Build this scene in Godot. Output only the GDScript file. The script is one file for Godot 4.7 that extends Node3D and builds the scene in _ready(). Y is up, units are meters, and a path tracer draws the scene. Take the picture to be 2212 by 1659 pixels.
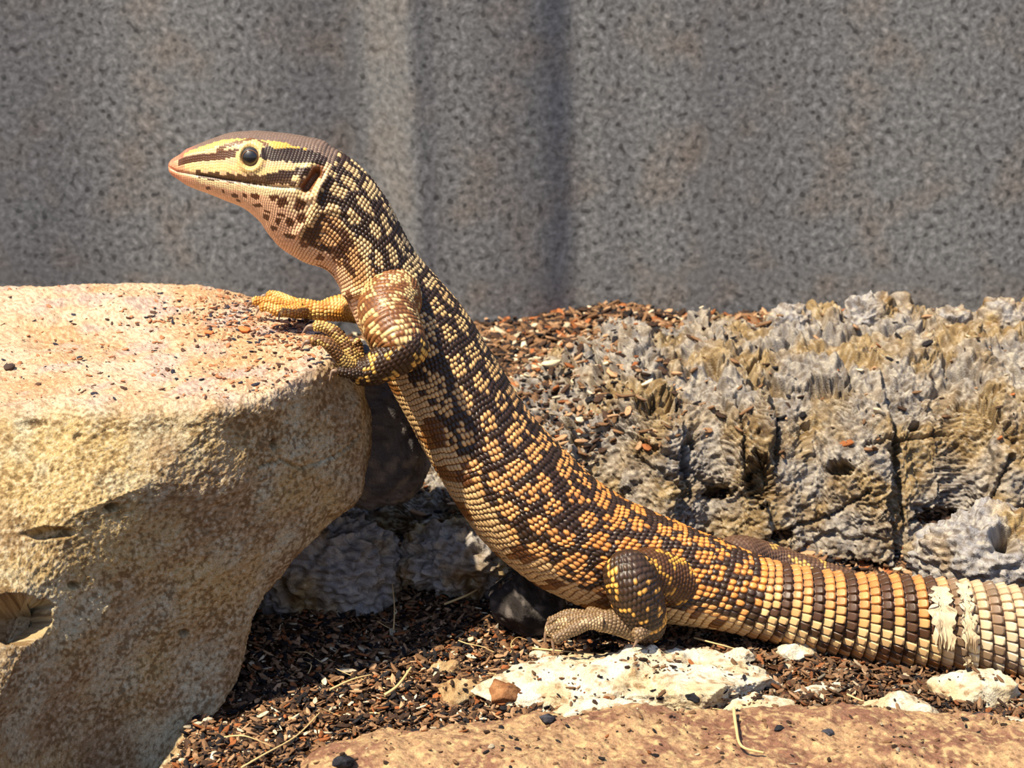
extends Node3D
# A spiny-tailed lizard propped on a sandstone slab. All lengths inside the builders are centimetres; K turns them into metres.
const K := 0.01
const EYE := Vector3(0.0, 23.78, 52.6)      # camera, cm
const PITCH := 17.0
const FOCAL := 4198.5                        # in pixels of a 2212 x 1659 frame

var rng := RandomNumberGenerator.new()
var na := FastNoiseLite.new()
var nb := FastNoiseLite.new()
var cell := FastNoiseLite.new()
var celd := FastNoiseLite.new()
var used := {}
var grain_albedo: Texture2D
var grain_normal: Texture2D
var coarse_normal: Texture2D

# ---------------------------------------------------------------- helpers
func ray(px: float, py: float) -> Vector3:
	var p := deg_to_rad(PITCH)
	var a := (px - 1106.0) / FOCAL
	var b := -(py - 829.5) / FOCAL
	return Vector3(a, b * cos(p) - sin(p), -b * sin(p) - cos(p))

func P(px: float, py: float, z: float) -> Vector3:      # where a sight line meets the upright plane at depth z
	var d := ray(px, py)
	return EYE + d * ((z - EYE.z) / d.z)

func G(px: float, py: float, y: float) -> Vector3:      # ... or the level plane at height y
	var d := ray(px, py)
	return EYE + d * ((y - EYE.y) / d.y)

func seen_at(v: Vector3) -> Vector2:
	var p := deg_to_rad(PITCH)
	var r := v - EYE
	var f := -r.y * sin(p) - r.z * cos(p)
	return Vector2(1106.0 + FOCAL * r.x / f, 829.5 - FOCAL * (r.y * cos(p) - r.z * sin(p)) / f)

func c8(r: float, g: float, b: float, k := 1.0) -> Color:
	var c := Color(r / 255.0, g / 255.0, b / 255.0).srgb_to_linear()
	return Color(c.r * k, c.g * k, c.b * k)

func hash2(a: int, b: int) -> float:
	var h := (a * 374761393 + b * 668265263) & 0x7fffffff
	h = ((h ^ (h >> 13)) * 1274126177) & 0x7fffffff
	return float((h ^ (h >> 16)) & 0xffff) / 65535.0

func sstep(a: float, b: float, x: float) -> float:
	return smoothstep(a, b, x)

func numbered(called: String) -> String:
	used[called] = used.get(called, -1) + 1
	return called if used[called] == 0 else "%s_%03d" % [called, used[called]]

func tag(o: Node3D, label: String, category: String, group := "", kind := "") -> void:
	if label: o.set_meta("label", label)
	if category: o.set_meta("category", category)
	if group: o.set_meta("group", group)
	if kind: o.set_meta("kind", kind)

func thing(called: String, at_cm: Vector3) -> Node3D:
	var o := Node3D.new()
	o.name = numbered(called)
	add_child(o, true)
	o.position = at_cm * K
	return o

class MB:
	var v := PackedVector3Array()
	var n := PackedVector3Array()
	var c := PackedColorArray()
	var idx := PackedInt32Array()
	func grid(p: PackedVector3Array, col: PackedColorArray, nu: int, nv: int, wrap: bool, flip := false) -> void:
		var base := v.size()
		var m := nu * nv
		var nn := PackedVector3Array()
		nn.resize(m)
		var sg := -1.0 if flip else 1.0
		for i in nu:
			var i0 := maxi(i - 1, 0) * nv
			var i1 := mini(i + 1, nu - 1) * nv
			for j in nv:
				var j0 := j - 1
				var j1 := j + 1
				if wrap:
					if j0 < 0: j0 += nv
					if j1 >= nv: j1 -= nv
				else:
					if j0 < 0: j0 = 0
					if j1 >= nv: j1 = nv - 1
				var d := (p[i1 + j] - p[i0 + j]).cross(p[i * nv + j1] - p[i * nv + j0])
				nn[i * nv + j] = d.normalized() * sg
		v.append_array(p); n.append_array(nn); c.append_array(col)
		var last := nv if wrap else nv - 1
		var t := PackedInt32Array()
		t.resize((nu - 1) * last * 6)
		var k := 0
		for i in nu - 1:
			for j in last:
				var a := base + i * nv + j
				var b := a + nv
				var jn := j + 1
				if jn >= nv: jn = 0
				var e := base + i * nv + jn
				var f := e + nv
				if flip:
					t[k] = a; t[k + 1] = b; t[k + 2] = f; t[k + 3] = a; t[k + 4] = f; t[k + 5] = e
				else:
					t[k] = a; t[k + 1] = f; t[k + 2] = b; t[k + 3] = a; t[k + 4] = e; t[k + 5] = f
				k += 6
		idx.append_array(t)
	func mesh(origin: Vector3) -> ArrayMesh:
		var a := []
		a.resize(Mesh.ARRAY_MAX)
		var q := PackedVector3Array()
		q.resize(v.size())
		for i in v.size():
			q[i] = (v[i] - origin) * 0.01
		a[Mesh.ARRAY_VERTEX] = q
		a[Mesh.ARRAY_NORMAL] = n
		a[Mesh.ARRAY_COLOR] = c
		a[Mesh.ARRAY_INDEX] = idx
		var m := ArrayMesh.new()
		m.add_surface_from_arrays(Mesh.PRIMITIVE_TRIANGLES, a)
		return m

func put(mb: MB, called: String, origin: Vector3, m: Material, parent: Node3D = null) -> MeshInstance3D:
	var o := MeshInstance3D.new()
	o.mesh = mb.mesh(origin)
	o.material_override = m
	if parent:
		o.name = called
		parent.add_child(o, true)
		o.position = origin * K - parent.position
	else:
		o.name = numbered(called)
		add_child(o, true)
		o.position = origin * K
	return o

func noise_tex(freq: float, octaves: int, normal: bool, bump: float, lo: float, seed_: int) -> NoiseTexture2D:
	var f := FastNoiseLite.new()
	f.noise_type = FastNoiseLite.TYPE_SIMPLEX_SMOOTH
	f.frequency = freq
	f.fractal_octaves = octaves
	f.seed = seed_
	var t := NoiseTexture2D.new()
	t.width = 512; t.height = 512
	t.seamless = true
	t.noise = f
	if normal:
		t.as_normal_map = true
		t.bump_strength = bump
	else:
		var g := Gradient.new()
		g.set_color(0, Color(lo, lo, lo)); g.set_color(1, Color(1, 1, 1))
		t.color_ramp = g
	return t

func skin(rough: float, normal: Texture2D, nscale: float, tile: float, albedo: Texture2D = null, spec := 0.5) -> StandardMaterial3D:
	var m := StandardMaterial3D.new()
	m.vertex_color_use_as_albedo = true
	m.roughness = rough
	m.metallic_specular = spec
	m.uv1_triplanar = true
	m.uv1_scale = Vector3.ONE * tile
	if normal:
		m.normal_enabled = true
		m.normal_texture = normal
		m.normal_scale = nscale
	if albedo: m.albedo_texture = albedo
	return m

func cat(a: float, b: float, c: float, d: float, t: float) -> float:
	return 0.5 * ((2.0 * b) + (c - a) * t + (2.0 * a - 5.0 * b + 4.0 * c - d) * t * t + (3.0 * b - a - 3.0 * c + d) * t * t * t)

func row_at(st: Array, t: float) -> PackedFloat64Array:       # Catmull-Rom through a table of numbers
	var n := st.size()
	var i := clampi(int(t), 0, n - 2)
	var f := t - i
	var a: Array = st[maxi(i - 1, 0)]
	var b: Array = st[i]
	var c: Array = st[i + 1]
	var d: Array = st[mini(i + 2, n - 1)]
	var out := PackedFloat64Array()
	out.resize(b.size())
	for k in b.size():
		out[k] = cat(a[k], b[k], c[k], d[k], f)
	return out

func seg_dist(p: Vector2, a: Vector2, b: Vector2) -> Vector2:  # (distance, place along)
	var ab := b - a
	var t := clampf((p - a).dot(ab) / maxf(ab.length_squared(), 1e-9), 0.0, 1.0)
	return Vector2(p.distance_to(a + ab * t), t)

# ---------------------------------------------------------------- scaled skin swept along stations
# station: cx cy cz  ux uy uz  wx wy wz  n  pitch  scale_width  relief   (cm)
func scaled_tube(mb: MB, st: Array, near_n: int, far_n: int, paint: Callable, shape: Callable, us: Array, shape_until := -1.0) -> void:
	var t_from := 0.0
	var n := st.size()
	var dense := 40
	var total := (n - 1) * dense
	var ts := PackedFloat64Array([t_from])
	# rows
	var t := t_from
	var rows := []
	while t < n - 1.0001:
		rows.append(t)
		var r := row_at(st, t)
		var left: float = maxf(r[10], 0.02)
		var guard := 0
		var prev := Vector3(r[0], r[1], r[2])
		while left > 0.0 and t < n - 1 and guard < 4000:
			t += 1.0 / dense / 4.0
			guard += 1
			var q := row_at(st, minf(t, n - 1.0))
			var cur := Vector3(q[0], q[1], q[2])
			left -= cur.distance_to(prev)
			prev = cur
	rows.append(n - 1.0)
	var th := PackedFloat64Array()
	for j in near_n: th.append(PI * j / near_n)
	for j in far_n: th.append(PI + PI * j / far_n)
	var m := th.size()
	var cs := PackedFloat64Array()
	var sn := PackedFloat64Array()
	for j in m:
		cs.append(cos(th[j])); sn.append(sin(th[j]))
	var pw := PackedFloat64Array()
	pw.resize(m)
	var pts := PackedVector3Array()
	var cols := PackedColorArray()
	var rings := 0
	for k in rows.size() - 1:
		var mid := row_at(st, (rows[k] + rows[k + 1]) * 0.5)
		var mu := Vector3(mid[3], mid[4], mid[5])
		var mw := Vector3(mid[6], mid[7], mid[8])
		var mc := Vector3(mid[0], mid[1], mid[2])
		var circ := TAU * sqrt((mu.length_squared() + mw.length_squared()) * 0.5)
		var count := maxi(6, int(round(circ / mid[11])))
		var off := (0.5 if k % 2 else 0.0) + 0.2 * hash2(k, 77)
		var tone := PackedColorArray()
		var gap := PackedColorArray()
		for q in count:
			var a := TAU * (q + 0.5 - off) / count
			var pos := mc + mu * cos(a) + mw * sin(a)
			var two: Array = paint.call(rows[k], k, a, pos, q)
			tone.append(two[0]); gap.append(two[1])
		for u: float in us:
			var r := row_at(st, lerpf(rows[k], rows[k + 1], u))
			var c := Vector3(r[0], r[1], r[2])
			var U := Vector3(r[3], r[4], r[5])
			var W := Vector3(r[6], r[7], r[8])
			var ex: float = 2.0 / r[9]
			var amp: float = r[12]
			var wob := 0.55 * (1.0 - sstep(27.0, 30.0, rows[k])) if near_n > 100 else 0.5
			var square := sstep(27.5, 30.0, rows[k]) if near_n > 100 else 0.0
			for j in m: pw[j] = lerpf(lerpf(2.1, 3.6, sstep(0.1, -0.5, cs[j])), 4.2, square)
			var eu := absf(2.0 * pow(u, 0.8) - 1.0)
			var tilt := lerpf(0.75 + 0.5 * u, 0.35 + 1.1 * u, square)
			var axis := W.cross(U).normalized() * float(r[10])
			for j in m:
				var x := cs[j]
				var y := sn[j]
				if ex != 1.0:
					x = signf(x) * pow(absf(x), ex)
					y = signf(y) * pow(absf(y), ex)
				var p := c + U * x + W * y
				var nz := na.get_noise_3d(p.x * 22.0, p.y * 22.0, p.z * 22.0) * wob
				p += axis * nz
				var f := th[j] / TAU * count + off
				var q := int(f)
				var e := absf(2.0 * (f - q) - 1.0)
				q = q % count
				var h := 1.0 - pow(eu, pw[j]) - pow(e, pw[j])
				h = maxf(h, 0.0)
				h = minf(h * 1.5, 1.0) * tilt
				var o := (U * cs[j] / maxf(U.length_squared(), 1e-6) + W * sn[j] / maxf(W.length_squared(), 1e-6)).normalized()
				var d := amp * h
				if rows[k] < shape_until: d += shape.call(p, th[j], rows[k])
				pts.append(p + o * d)
				cols.append(gap[q].lerp(tone[q], clampf((h - 0.18) * 2.6, 0.0, 1.0)))
			rings += 1
	mb.grid(pts, cols, rings, m, true)

func limb_stations(path: Array, pitch: float, width: float, relief: float, up := Vector3(0, 1, 0)) -> Array:
	# path entries: [Vector3 centre, radius, optional flatness]
	var out := []
	var u := up
	for i in path.size():
		var a: Vector3 = path[maxi(i - 1, 0)][0]
		var b: Vector3 = path[mini(i + 1, path.size() - 1)][0]
		var T := (b - a).normalized()
		u = (u - T * u.dot(T)).normalized()
		var w := T.cross(u).normalized()
		if w.z < 0.0 and i == 0:
			w = -w
		elif i > 0:
			var pw := Vector3(out[i - 1][6], out[i - 1][7], out[i - 1][8])
			if pw.dot(w) < 0.0: w = -w
		var r: float = path[i][1]
		var fl: float = path[i][2] if path[i].size() > 2 else 1.0
		var c: Vector3 = path[i][0]
		out.append([c.x, c.y, c.z, u.x * r * fl, u.y * r * fl, u.z * r * fl, w.x * r, w.y * r, w.z * r, 2.0, pitch, width, relief])
	return out

func smooth_tube(mb: MB, path: Array, around: int, per: int, col0: Color, col1: Color) -> void:
	var st := limb_stations(path, 1, 1, 0)
	var pts := PackedVector3Array()
	var cols := PackedColorArray()
	var nr := (st.size() - 1) * per + 1
	for i in nr:
		var t := float(i) / per
		var r := row_at(st, minf(t, st.size() - 1.0))
		for j in around:
			var a := TAU * j / around
			pts.append(Vector3(r[0], r[1], r[2]) + Vector3(r[3], r[4], r[5]) * cos(a) + Vector3(r[6], r[7], r[8]) * sin(a))
			cols.append(col0.lerp(col1, float(i) / (nr - 1)))
	mb.grid(pts, cols, nr, around, true)

# ---------------------------------------------------------------- the lizard
var head_marks := []      # [points, half width from, to, colour]
var spots := []
var socket := Vector2.ZERO
var ear_a := Vector2.ZERO
var ear_b := Vector2.ZERO
var mouth: Array[Vector2] = []
var folds := []
var body_table := []
var body_px := []

func lat(px: float, py: float) -> Vector2:                # a mark seen at that pixel, moved onto the flank of the head
	var w := 1.0
	if px < 560.0: w = lerpf(0.22, 1.0, sqrt(clampf((px - 362.0) / 198.0, 0.0, 1.0)))
	var p := P(px, py, w * 0.92)
	return Vector2(p.x, p.y)

func mark(pts: Array, h0: float, h1: float, col: Color) -> void:
	var q: Array[Vector2] = []
	for p: Array in pts: q.append(lat(p[0], p[1]))
	head_marks.append([q, h0 * 0.0131, h1 * 0.0131, col])

func poly_dist(p: Vector2, q: Array) -> Vector2:
	var best := Vector2(1e9, 0)
	for i in q.size() - 1:
		var d := seg_dist(p, q[i], q[i + 1])
		if d.x < best.x: best = Vector2(d.x, (i + d.y) / (q.size() - 1))
	return best

func body_shape(p: Vector3, _th: float, t: float) -> float:
	if t > 14.0: return 0.0
	var q := Vector2(p.x, p.y)
	var d := 0.0
	if t < 8.6:
		var e := q.distance_to(socket)
		d += 0.055 * exp(-pow((e - 0.31) / 0.09, 2.0)) - 0.10 * sstep(0.30, 0.16, e)
		var b := poly_dist(q, mouth)
		d -= 0.055 * exp(-pow(b.x / 0.045, 2.0))
		var br := poly_dist(q, head_marks[0][0])
		d += 0.07 * exp(-pow(br.x / 0.14, 2.0))
	if t > 6.0 and t < 10.5:
		var s := seg_dist(q, ear_a, ear_b)
		d -= 0.26 * sstep(0.15, 0.05, s.x)
		d += 0.06 * exp(-pow((s.x - 0.30) / 0.10, 2.0))
	for f: Array in folds:
		var s := poly_dist(q, f[0])
		if s.x < 0.5: d += f[1] * exp(-pow(s.x / f[2], 2.0))
	return d

func body_paint(t: float, k: int, a: float, pos: Vector3, qi: int) -> Array:
	var ph := a / PI
	while ph < 0.0: ph += 2.0
	if ph > 1.0: ph = 2.0 - ph                           # 0 back ... 1 belly
	var q := Vector2(pos.x, pos.y)
	var r1 := hash2(k * 31 + 7, qi * 17 + (1 if a > PI else 0))
	var vary := 0.82 + 0.36 * r1
	var n1 := na.get_noise_3d(pos.x * 9.0, pos.y * 9.0, pos.z * 9.0)
	if t < 8.7:
		var c := c8(222, 186, 140)
		var low := poly_dist(q, mouth)
		var line_y := lerpf(mouth[0].y, mouth[mouth.size() - 1].y, 0.5)
		if ph < 0.26 - 0.02 * t: c = c8(112, 92, 78)
		if ph < 0.20: c = c8(118, 98, 84)
		if q.y < line_y and ph > 0.55: c = c8(226, 178, 138)
		if t < 2.3: c = c.lerp(c8(214, 128, 96), clampf((2.3 - t) * 0.7, 0.0, 0.85))
		for m: Array in head_marks:
			var d := poly_dist(q, m[0])
			var w := lerpf(m[1], m[2], d.y) * (1.0 + 0.25 * n1)
			if d.x < w and ph > 0.16: c = m[3]
		for s: Array in spots:
			var dd: Vector2 = (q - s[0])
			if Vector2(dd.x / s[1], dd.y / s[2]).length() < 1.0 + 0.3 * n1: c = c8(92, 54, 28)
		if seg_dist(q, ear_a, ear_b).x < 0.17 and t > 6.0: c = c8(126, 82, 50)
		return [Color(c.r * vary, c.g * vary, c.b * vary), Color(c.r * 0.82, c.g * 0.77, c.b * 0.72)]
	var dark := c8(52, 34, 20, vary)
	var gapd := c8(46, 26, 12)
	var s := t * 1.0
	var arc := pos.length() * 0.0
	# along-the-body measure in cm from the row number keeps spots of even size
	var along: float = body_len[k] if k < body_len.size() else 0.0
	var girth := ph * 4.6
	if t < 15.0:                                         # neck
		var pale := c8(214, 182, 130, vary)
		var cream := c8(222, 180, 138, 0.9 + 0.2 * r1)
		var w1 := na.get_noise_2d(along * 17.0, girth * 26.0 + 40.0)
		if ph > 0.68:
			var c := cream
			for sp: Array in spots:
				var dd: Vector2 = (q - sp[0])
				if Vector2(dd.x / sp[1], dd.y / sp[2]).length() < 1.0 + 0.3 * n1: c = c8(98, 58, 30)
			if t > 10.5 and ph < 0.9 and w1 > 0.22: c = c8(104, 64, 34)
			return [c, c8(168, 118, 74)]
		if seg_dist(q, ear_a, ear_b).x < 0.17 and t < 10.0: return [c8(126, 82, 50), c8(90, 56, 32)]
		if ph > 0.46:
			var c := c8(196, 148, 96, vary) if w1 > -0.06 else c8(74, 44, 22, vary)
			for f: Array in folds:
				if f[1] > 0.0 and poly_dist(q, f[0]).x < 0.10: c = pale
			return [c, c8(96, 58, 28)]
		var cx := along / 0.62
		var cy := girth / 0.50
		var ci := int(floor(cx)); var cj := int(floor(cy + 0.5 * (ci % 2)))
		var dx := cx - ci - 0.5 + 0.3 * (hash2(ci, cj) - 0.5)
		var dy := cy + 0.5 * (ci % 2) - cj - 0.5 + 0.3 * (hash2(cj, ci) - 0.5)
		if dx * dx * 3.0 + dy * dy * 4.6 < 0.66 + 0.5 * n1: return [pale, c8(120, 82, 40)]
		return [dark, gapd]
	if t < 28.6:                                         # trunk
		var warm := sstep(16.0, 25.0, t)
		var pale := c8(214, 174, 114).lerp(c8(218, 138, 62), warm * (1.0 - 0.45 * sstep(0.35, 0.62, ph)))
		pale = Color(pale.r * vary, pale.g * vary, pale.b * vary)
		var edge := 0.60 + 0.05 * na.get_noise_2d(along * 14.0, 9.0)
		if ph > edge:
			var bar := na.get_noise_2d(along * 20.0, girth * 9.0 + 70.0) + 0.35 * sin(along * 4.6)
			var c := c8(206, 170, 118, 0.85 + 0.3 * r1)
			if ph < edge + 0.1 and bar > 0.12: c = c8(96, 60, 30, vary)
			elif bar > 0.34: c = c8(138, 92, 46, vary)
			return [c, c8(108, 62, 22)]
		var px_ := 0.80
		var cx := along / px_
		var cy := girth / 0.62
		var ci := int(floor(cx)); var cj := int(floor(cy + 0.5 * (ci % 2)))
		var dx := cx - ci - 0.5 + 0.34 * (hash2(ci, cj + 50) - 0.5)
		var dy := cy + 0.5 * (ci % 2) - cj - 0.5 + 0.34 * (hash2(cj + 9, ci) - 0.5)
		var rr := dx * dx * 5.6 + dy * dy * 6.4
		var in_spot := rr < 0.98 + 0.4 * n1
		if rr < 0.05 and hash2(ci, cj * 3) > 0.45: in_spot = false
		if r1 > 0.95: in_spot = not in_spot
		if in_spot: return [pale, c8(82, 44, 16)]
		return [dark, gapd]
	# tail: whorls, every other one darker
	var worn := sstep(32.5, 33.3, t)                     # old skin still clings here
	var tan_ := c8(196, 148, 92).lerp(c8(206, 186, 152), worn)
	var drk := c8(70, 46, 28).lerp(c8(126, 104, 82), worn)
	var blk := c8(62, 38, 20)
	var c := drk
	var band := (k + int(hash2(k / 3, 5) * 1.3)) % 2
	var ora := c8(190, 128, 70).lerp(c8(190, 164, 128), worn)
	var r2 := hash2(k * 5 + 1, int(ph * 15.0))
	if ph < 0.32: c = ora if band == 0 else drk
	elif ph < 0.44: c = tan_ if band == 0 else drk
	elif ph < 0.68: c = c8(208, 172, 120).lerp(c8(210, 190, 156), worn) if r2 > (0.25 if band == 0 else 0.55) else drk
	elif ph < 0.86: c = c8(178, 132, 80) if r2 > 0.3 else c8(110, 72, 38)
	else: c = c8(144, 102, 58)  # underside browner than its own tan: shade painted into the belly colour
	return [Color(c.r * vary, c.g * vary, c.b * vary), blk.lerp(c8(140, 108, 76), worn * 0.6)]

var body_len := PackedFloat64Array()

func spotted(base: Color, spot: Color, gap: Color, freq: float, cut: float, seed_: float) -> Callable:
	return func(_t: float, k: int, _a: float, pos: Vector3, qi: int) -> Array:
		var r1 := hash2(k * 13 + 3, qi * 29 + int(seed_))
		var n := nb.get_noise_3d(pos.x * freq + seed_, pos.y * freq, pos.z * freq)
		var c := base
		if n > cut: c = spot
		var g := 0.8 + 0.4 * r1
		return [Color(c.r * g, c.g * g, c.b * g), gap]

func no_shape(_p: Vector3, _th: float, _t: float) -> float:
	return 0.0

func claw(parent: Node3D, a: Vector3, b: Vector3, c: Vector3, r: float, m: Material) -> void:
	var mb := MB.new()
	var mid := a.lerp(b, 0.5)
	smooth_tube(mb, [[a, r * 0.6], [mid, r], [b, r * 0.62], [b.lerp(c, 0.6), r * 0.35], [c, r * 0.04]], 8, 3, c8(110, 86, 66), c8(150, 124, 104))
	put(mb, "claw", a, m, parent)

func lizard() -> void:
	var root := thing("lizard", G(1400, 1390, 0.0))
	tag(root, "spiny-tailed lizard with yellow-spotted scaly skin propped up on the sandstone slab", "lizard")
	# where features of the head lie
	socket = lat(541, 341)
	ear_a = lat(684, 374); ear_b = lat(662, 404)
	for p: Array in [[363, 361], [378, 372], [440, 381], [520, 391], [600, 401], [648, 404]]: mouth.append(lat(p[0], p[1]))
	mark([[398, 338], [440, 326], [480, 316], [540, 309], [590, 316], [640, 318], [690, 326]], 4, 8, c8(212, 168, 92))
	mark([[470, 330], [500, 318], [540, 313], [585, 324]], 3, 3, c8(112, 76, 44))
	mark([[388, 353], [432, 346], [480, 340], [525, 334]], 6, 9, c8(86, 52, 26))
	mark([[404, 362], [470, 362], [520, 366], [570, 372], [630, 368], [690, 352]], 6, 9, c8(238, 208, 142))
	mark([[516, 341], [528, 322], [548, 320], [566, 330], [574, 345], [556, 366], [530, 366], [516, 341]], 7, 7, c8(222, 186, 120))
	mark([[572, 338], [610, 338], [650, 340], [690, 345]], 13, 18, c8(50, 33, 20))
	mark([[430, 376], [500, 381], [560, 388], [640, 396]], 6, 8, c8(84, 58, 34))
	mark([[585, 386], [620, 380], [660, 376]], 8, 11, c8(64, 42, 24))
	mark([[585, 322], [640, 322], [690, 330]], 5, 6, c8(216, 172, 78))
	mark([[430, 388], [500, 397], [570, 406], [640, 414]], 5, 7, c8(238, 212, 160))
	mark([[640, 388], [655, 400], [648, 418]], 8, 8, c8(222, 188, 130))
	for p: Array in [[448, 405, 6, 4], [483, 410, 6, 3], [508, 418, 9, 5], [530, 416, 7, 4], [556, 416, 11, 7], [515, 431, 6, 4], [560, 438, 12, 5], [595, 420, 10, 6], [615, 432, 12, 10], [580, 450, 7, 5], [610, 456, 8, 5], [576, 464, 9, 7], [603, 470, 7, 9], [650, 440, 14, 10], [628, 475, 9, 10], [594, 490, 8, 7], [655, 468, 12, 12], [628, 505, 14, 6], [658, 525, 12, 12], [690, 558, 8, 8]]:
		spots.append([lat(p[0], p[1]), p[2] * 0.0131, p[3] * 0.0131])
	for f: Array in [[[[690, 400], [686, 440], [668, 475], [640, 505]], 0.07, 0.10], [[[672, 480], [690, 455], [720, 450], [760, 462]], 0.05, 0.09], [[[745, 480], [775, 520], [796, 560], [800, 600]], 0.06, 0.10], [[[745, 640], [790, 622], [835, 608]], 0.10, 0.13], [[[700, 500], [730, 530], [750, 560]], -0.06, 0.07], [[[690, 520], [715, 550], [725, 580]], -0.05, 0.06], [[[775, 650], [810, 632], [842, 622]], -0.10, 0.10]]:
		var q: Array[Vector2] = []
		for p: Array in f[0]: q.append(lat(p[0], p[1]))
		folds.append([q, f[1], f[2]])
	# back line, belly line (pixels), half width, depth, squareness, scale pitch (px), scale width (px), relief
	body_px = [
		[362.5, 356, 364, 364, 0.06, 0, 2.0, 5, 5, 0.006], [371, 344, 374, 379, 0.26, 0, 2.2, 5, 5, 0.006], [415, 321, 412, 402, 0.50, 0, 2.3, 5, 5, 0.006], [460, 301, 455, 418, 0.70, 0, 2.35, 5, 5, 0.006],
		[500, 288, 494, 433, 0.88, 0, 2.4, 5, 5, 0.006], [545, 287, 530, 448, 1.02, 0, 2.4, 5, 5, 0.006], [600, 290, 562, 474, 1.10, 0, 2.4, 5, 5, 0.008], [650, 299, 584, 505, 1.12, 0, 2.3, 5.5, 5.5, 0.012],
		[700, 312, 607, 532, 1.08, 0, 2.2, 6.5, 6, 0.022], [745, 336, 634, 550, 1.05, 0, 2.1, 7.5, 7, 0.03], [785, 368, 664, 566, 1.02, 0, 2.05, 8, 7, 0.034], [816, 404, 694, 574, 1.02, 0, 2.0, 8, 7.5, 0.034],
		[844, 448, 716, 588, 1.08, -0.05, 2.0, 8, 7.5, 0.034], [872, 503, 734, 614, 1.20, -0.1, 2.0, 8.5, 8, 0.034], [900, 552, 752, 648, 1.35, -0.2, 2.0, 9, 8.5, 0.036], [940, 600, 772, 692, 1.52, -0.3, 2.0, 10, 9, 0.040],
		[983, 650, 796, 738, 1.66, -0.35, 2.0, 10.5, 9.5, 0.042], [1020, 700, 824, 792, 1.74, -0.35, 2.0, 11, 10, 0.044], [1052, 752, 854, 848, 1.80, -0.3, 2.0, 12, 10, 0.046], [1088, 810, 886, 906, 1.88, -0.25, 2.0, 13, 10.5, 0.048],
		[1122, 866, 916, 962, 1.98, -0.2, 2.0, 14, 11, 0.058], [1170, 930, 951, 1020, 2.1, -0.15, 2.0, 14, 11, 0.058], [1230, 991, 997, 1096, 2.2, -0.1, 2.0, 14.5, 11.5, 0.058], [1290, 1045, 1056, 1170, 2.2, -0.05, 2.0, 15, 12, 0.058],
		[1352, 1086, 1132, 1234, 2.1, 0, 2.0, 15, 12, 0.058], [1422, 1116, 1222, 1285, 1.92, 0.05, 2.0, 15, 12, 0.058], [1492, 1143, 1322, 1320, 1.68, 0.1, 2.0, 15, 12, 0.058], [1560, 1168, 1432, 1340, 1.46, 0.15, 2.0, 16, 13, 0.05],
		[1618, 1192, 1532, 1352, 1.30, 0.25, 2.0, 18, 15, 0.06], [1672, 1213, 1622, 1372, 1.20, 0.4, 2.0, 22, 18, 0.09], [1738, 1229, 1704, 1390, 1.15, 0.6, 2.0, 24, 19, 0.11], [1830, 1242, 1802, 1408, 1.12, 0.9, 2.0, 25, 19, 0.12],
		[1932, 1248, 1916, 1427, 1.12, 1.25, 2.0, 26, 20, 0.13], [2036, 1255, 2030, 1442, 1.12, 1.6, 2.0, 26, 20, 0.13], [2106, 1261, 2106, 1451, 1.10, 1.9, 2.0, 26, 20, 0.13], [2212, 1274, 2214, 1464, 1.08, 2.3, 2.0, 26, 20, 0.13],
		[2330, 1300, 2332, 1484, 1.0, 2.6, 2.0, 26, 20, 0.12], [2520, 1340, 2522, 1505, 0.88, 2.8, 2.0, 25, 19, 0.10], [2750, 1390, 2752, 1520, 0.70, 2.6, 2.0, 23, 17, 0.08], [3050, 1430, 3052, 1520, 0.46, 2.0, 2.0, 20, 14, 0.05], [3350, 1452, 3352, 1500, 0.22, 1.2, 2.0, 14, 10, 0.03], [3560, 1462, 3561, 1470, 0.04, 0.6, 2.0, 10, 8, 0.01]]
	for r: Array in body_px:
		var D := P(r[0], r[1], r[5])
		var V := P(r[2], r[3], r[5])
		var U := (D - V) * 0.5
		var c := (D + V) * 0.5
		var al := atan2(EYE.y - c.y, EYE.z - c.z)
		var sy := sin(al) * absf(U.normalized().y)
		var hi := U.length() * sqrt(1.0 - sy * sy)
		var h := sqrt(maxf(hi * hi - r[4] * r[4] * sy * sy, hi * hi * 0.5)) / sqrt(1.0 - sy * sy)
		U = U.normalized() * h
		body_table.append([c.x, c.y, c.z, U.x, U.y, U.z, 0.0, 0.0, r[4], r[6], r[7] * 0.0131, r[8] * 0.0131, r[9]])
	# length along the body at each row, by the same walk that lays the rows out
	var t := 0.0
	var sum := 0.0
	while t < body_table.size() - 1.0001:
		body_len.append(sum)
		var r := row_at(body_table, t)
		var left: float = maxf(r[10], 0.02)
		var prev := Vector3(r[0], r[1], r[2])
		while left > 0.0 and t < body_table.size() - 1:
			t += 1.0 / 160.0
			var q := row_at(body_table, minf(t, body_table.size() - 1.0))
			var cur := Vector3(q[0], q[1], q[2])
			left -= cur.distance_to(prev)
			sum += cur.distance_to(prev)
			prev = cur
	var mb := MB.new()
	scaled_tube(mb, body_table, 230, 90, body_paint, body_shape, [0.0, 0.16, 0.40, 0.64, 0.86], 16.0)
	print("trunk ", mb.v.size(), " ", Time.get_ticks_msec())
	var none := no_shape
	var us := [0.0, 0.3, 0.65, 0.88]
	# near foreleg
	var p_arm := spotted(c8(136, 88, 46), c8(228, 194, 130), c8(92, 54, 24), 48.0, 0.10, 3.0)
	var p_fore := spotted(c8(58, 38, 20), c8(226, 176, 84), c8(46, 28, 12), 42.0, 0.24, 11.0)
	var p_dig := spotted(c8(120, 82, 40), c8(212, 172, 96), c8(92, 58, 26), 40.0, 0.0, 17.0)
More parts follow.
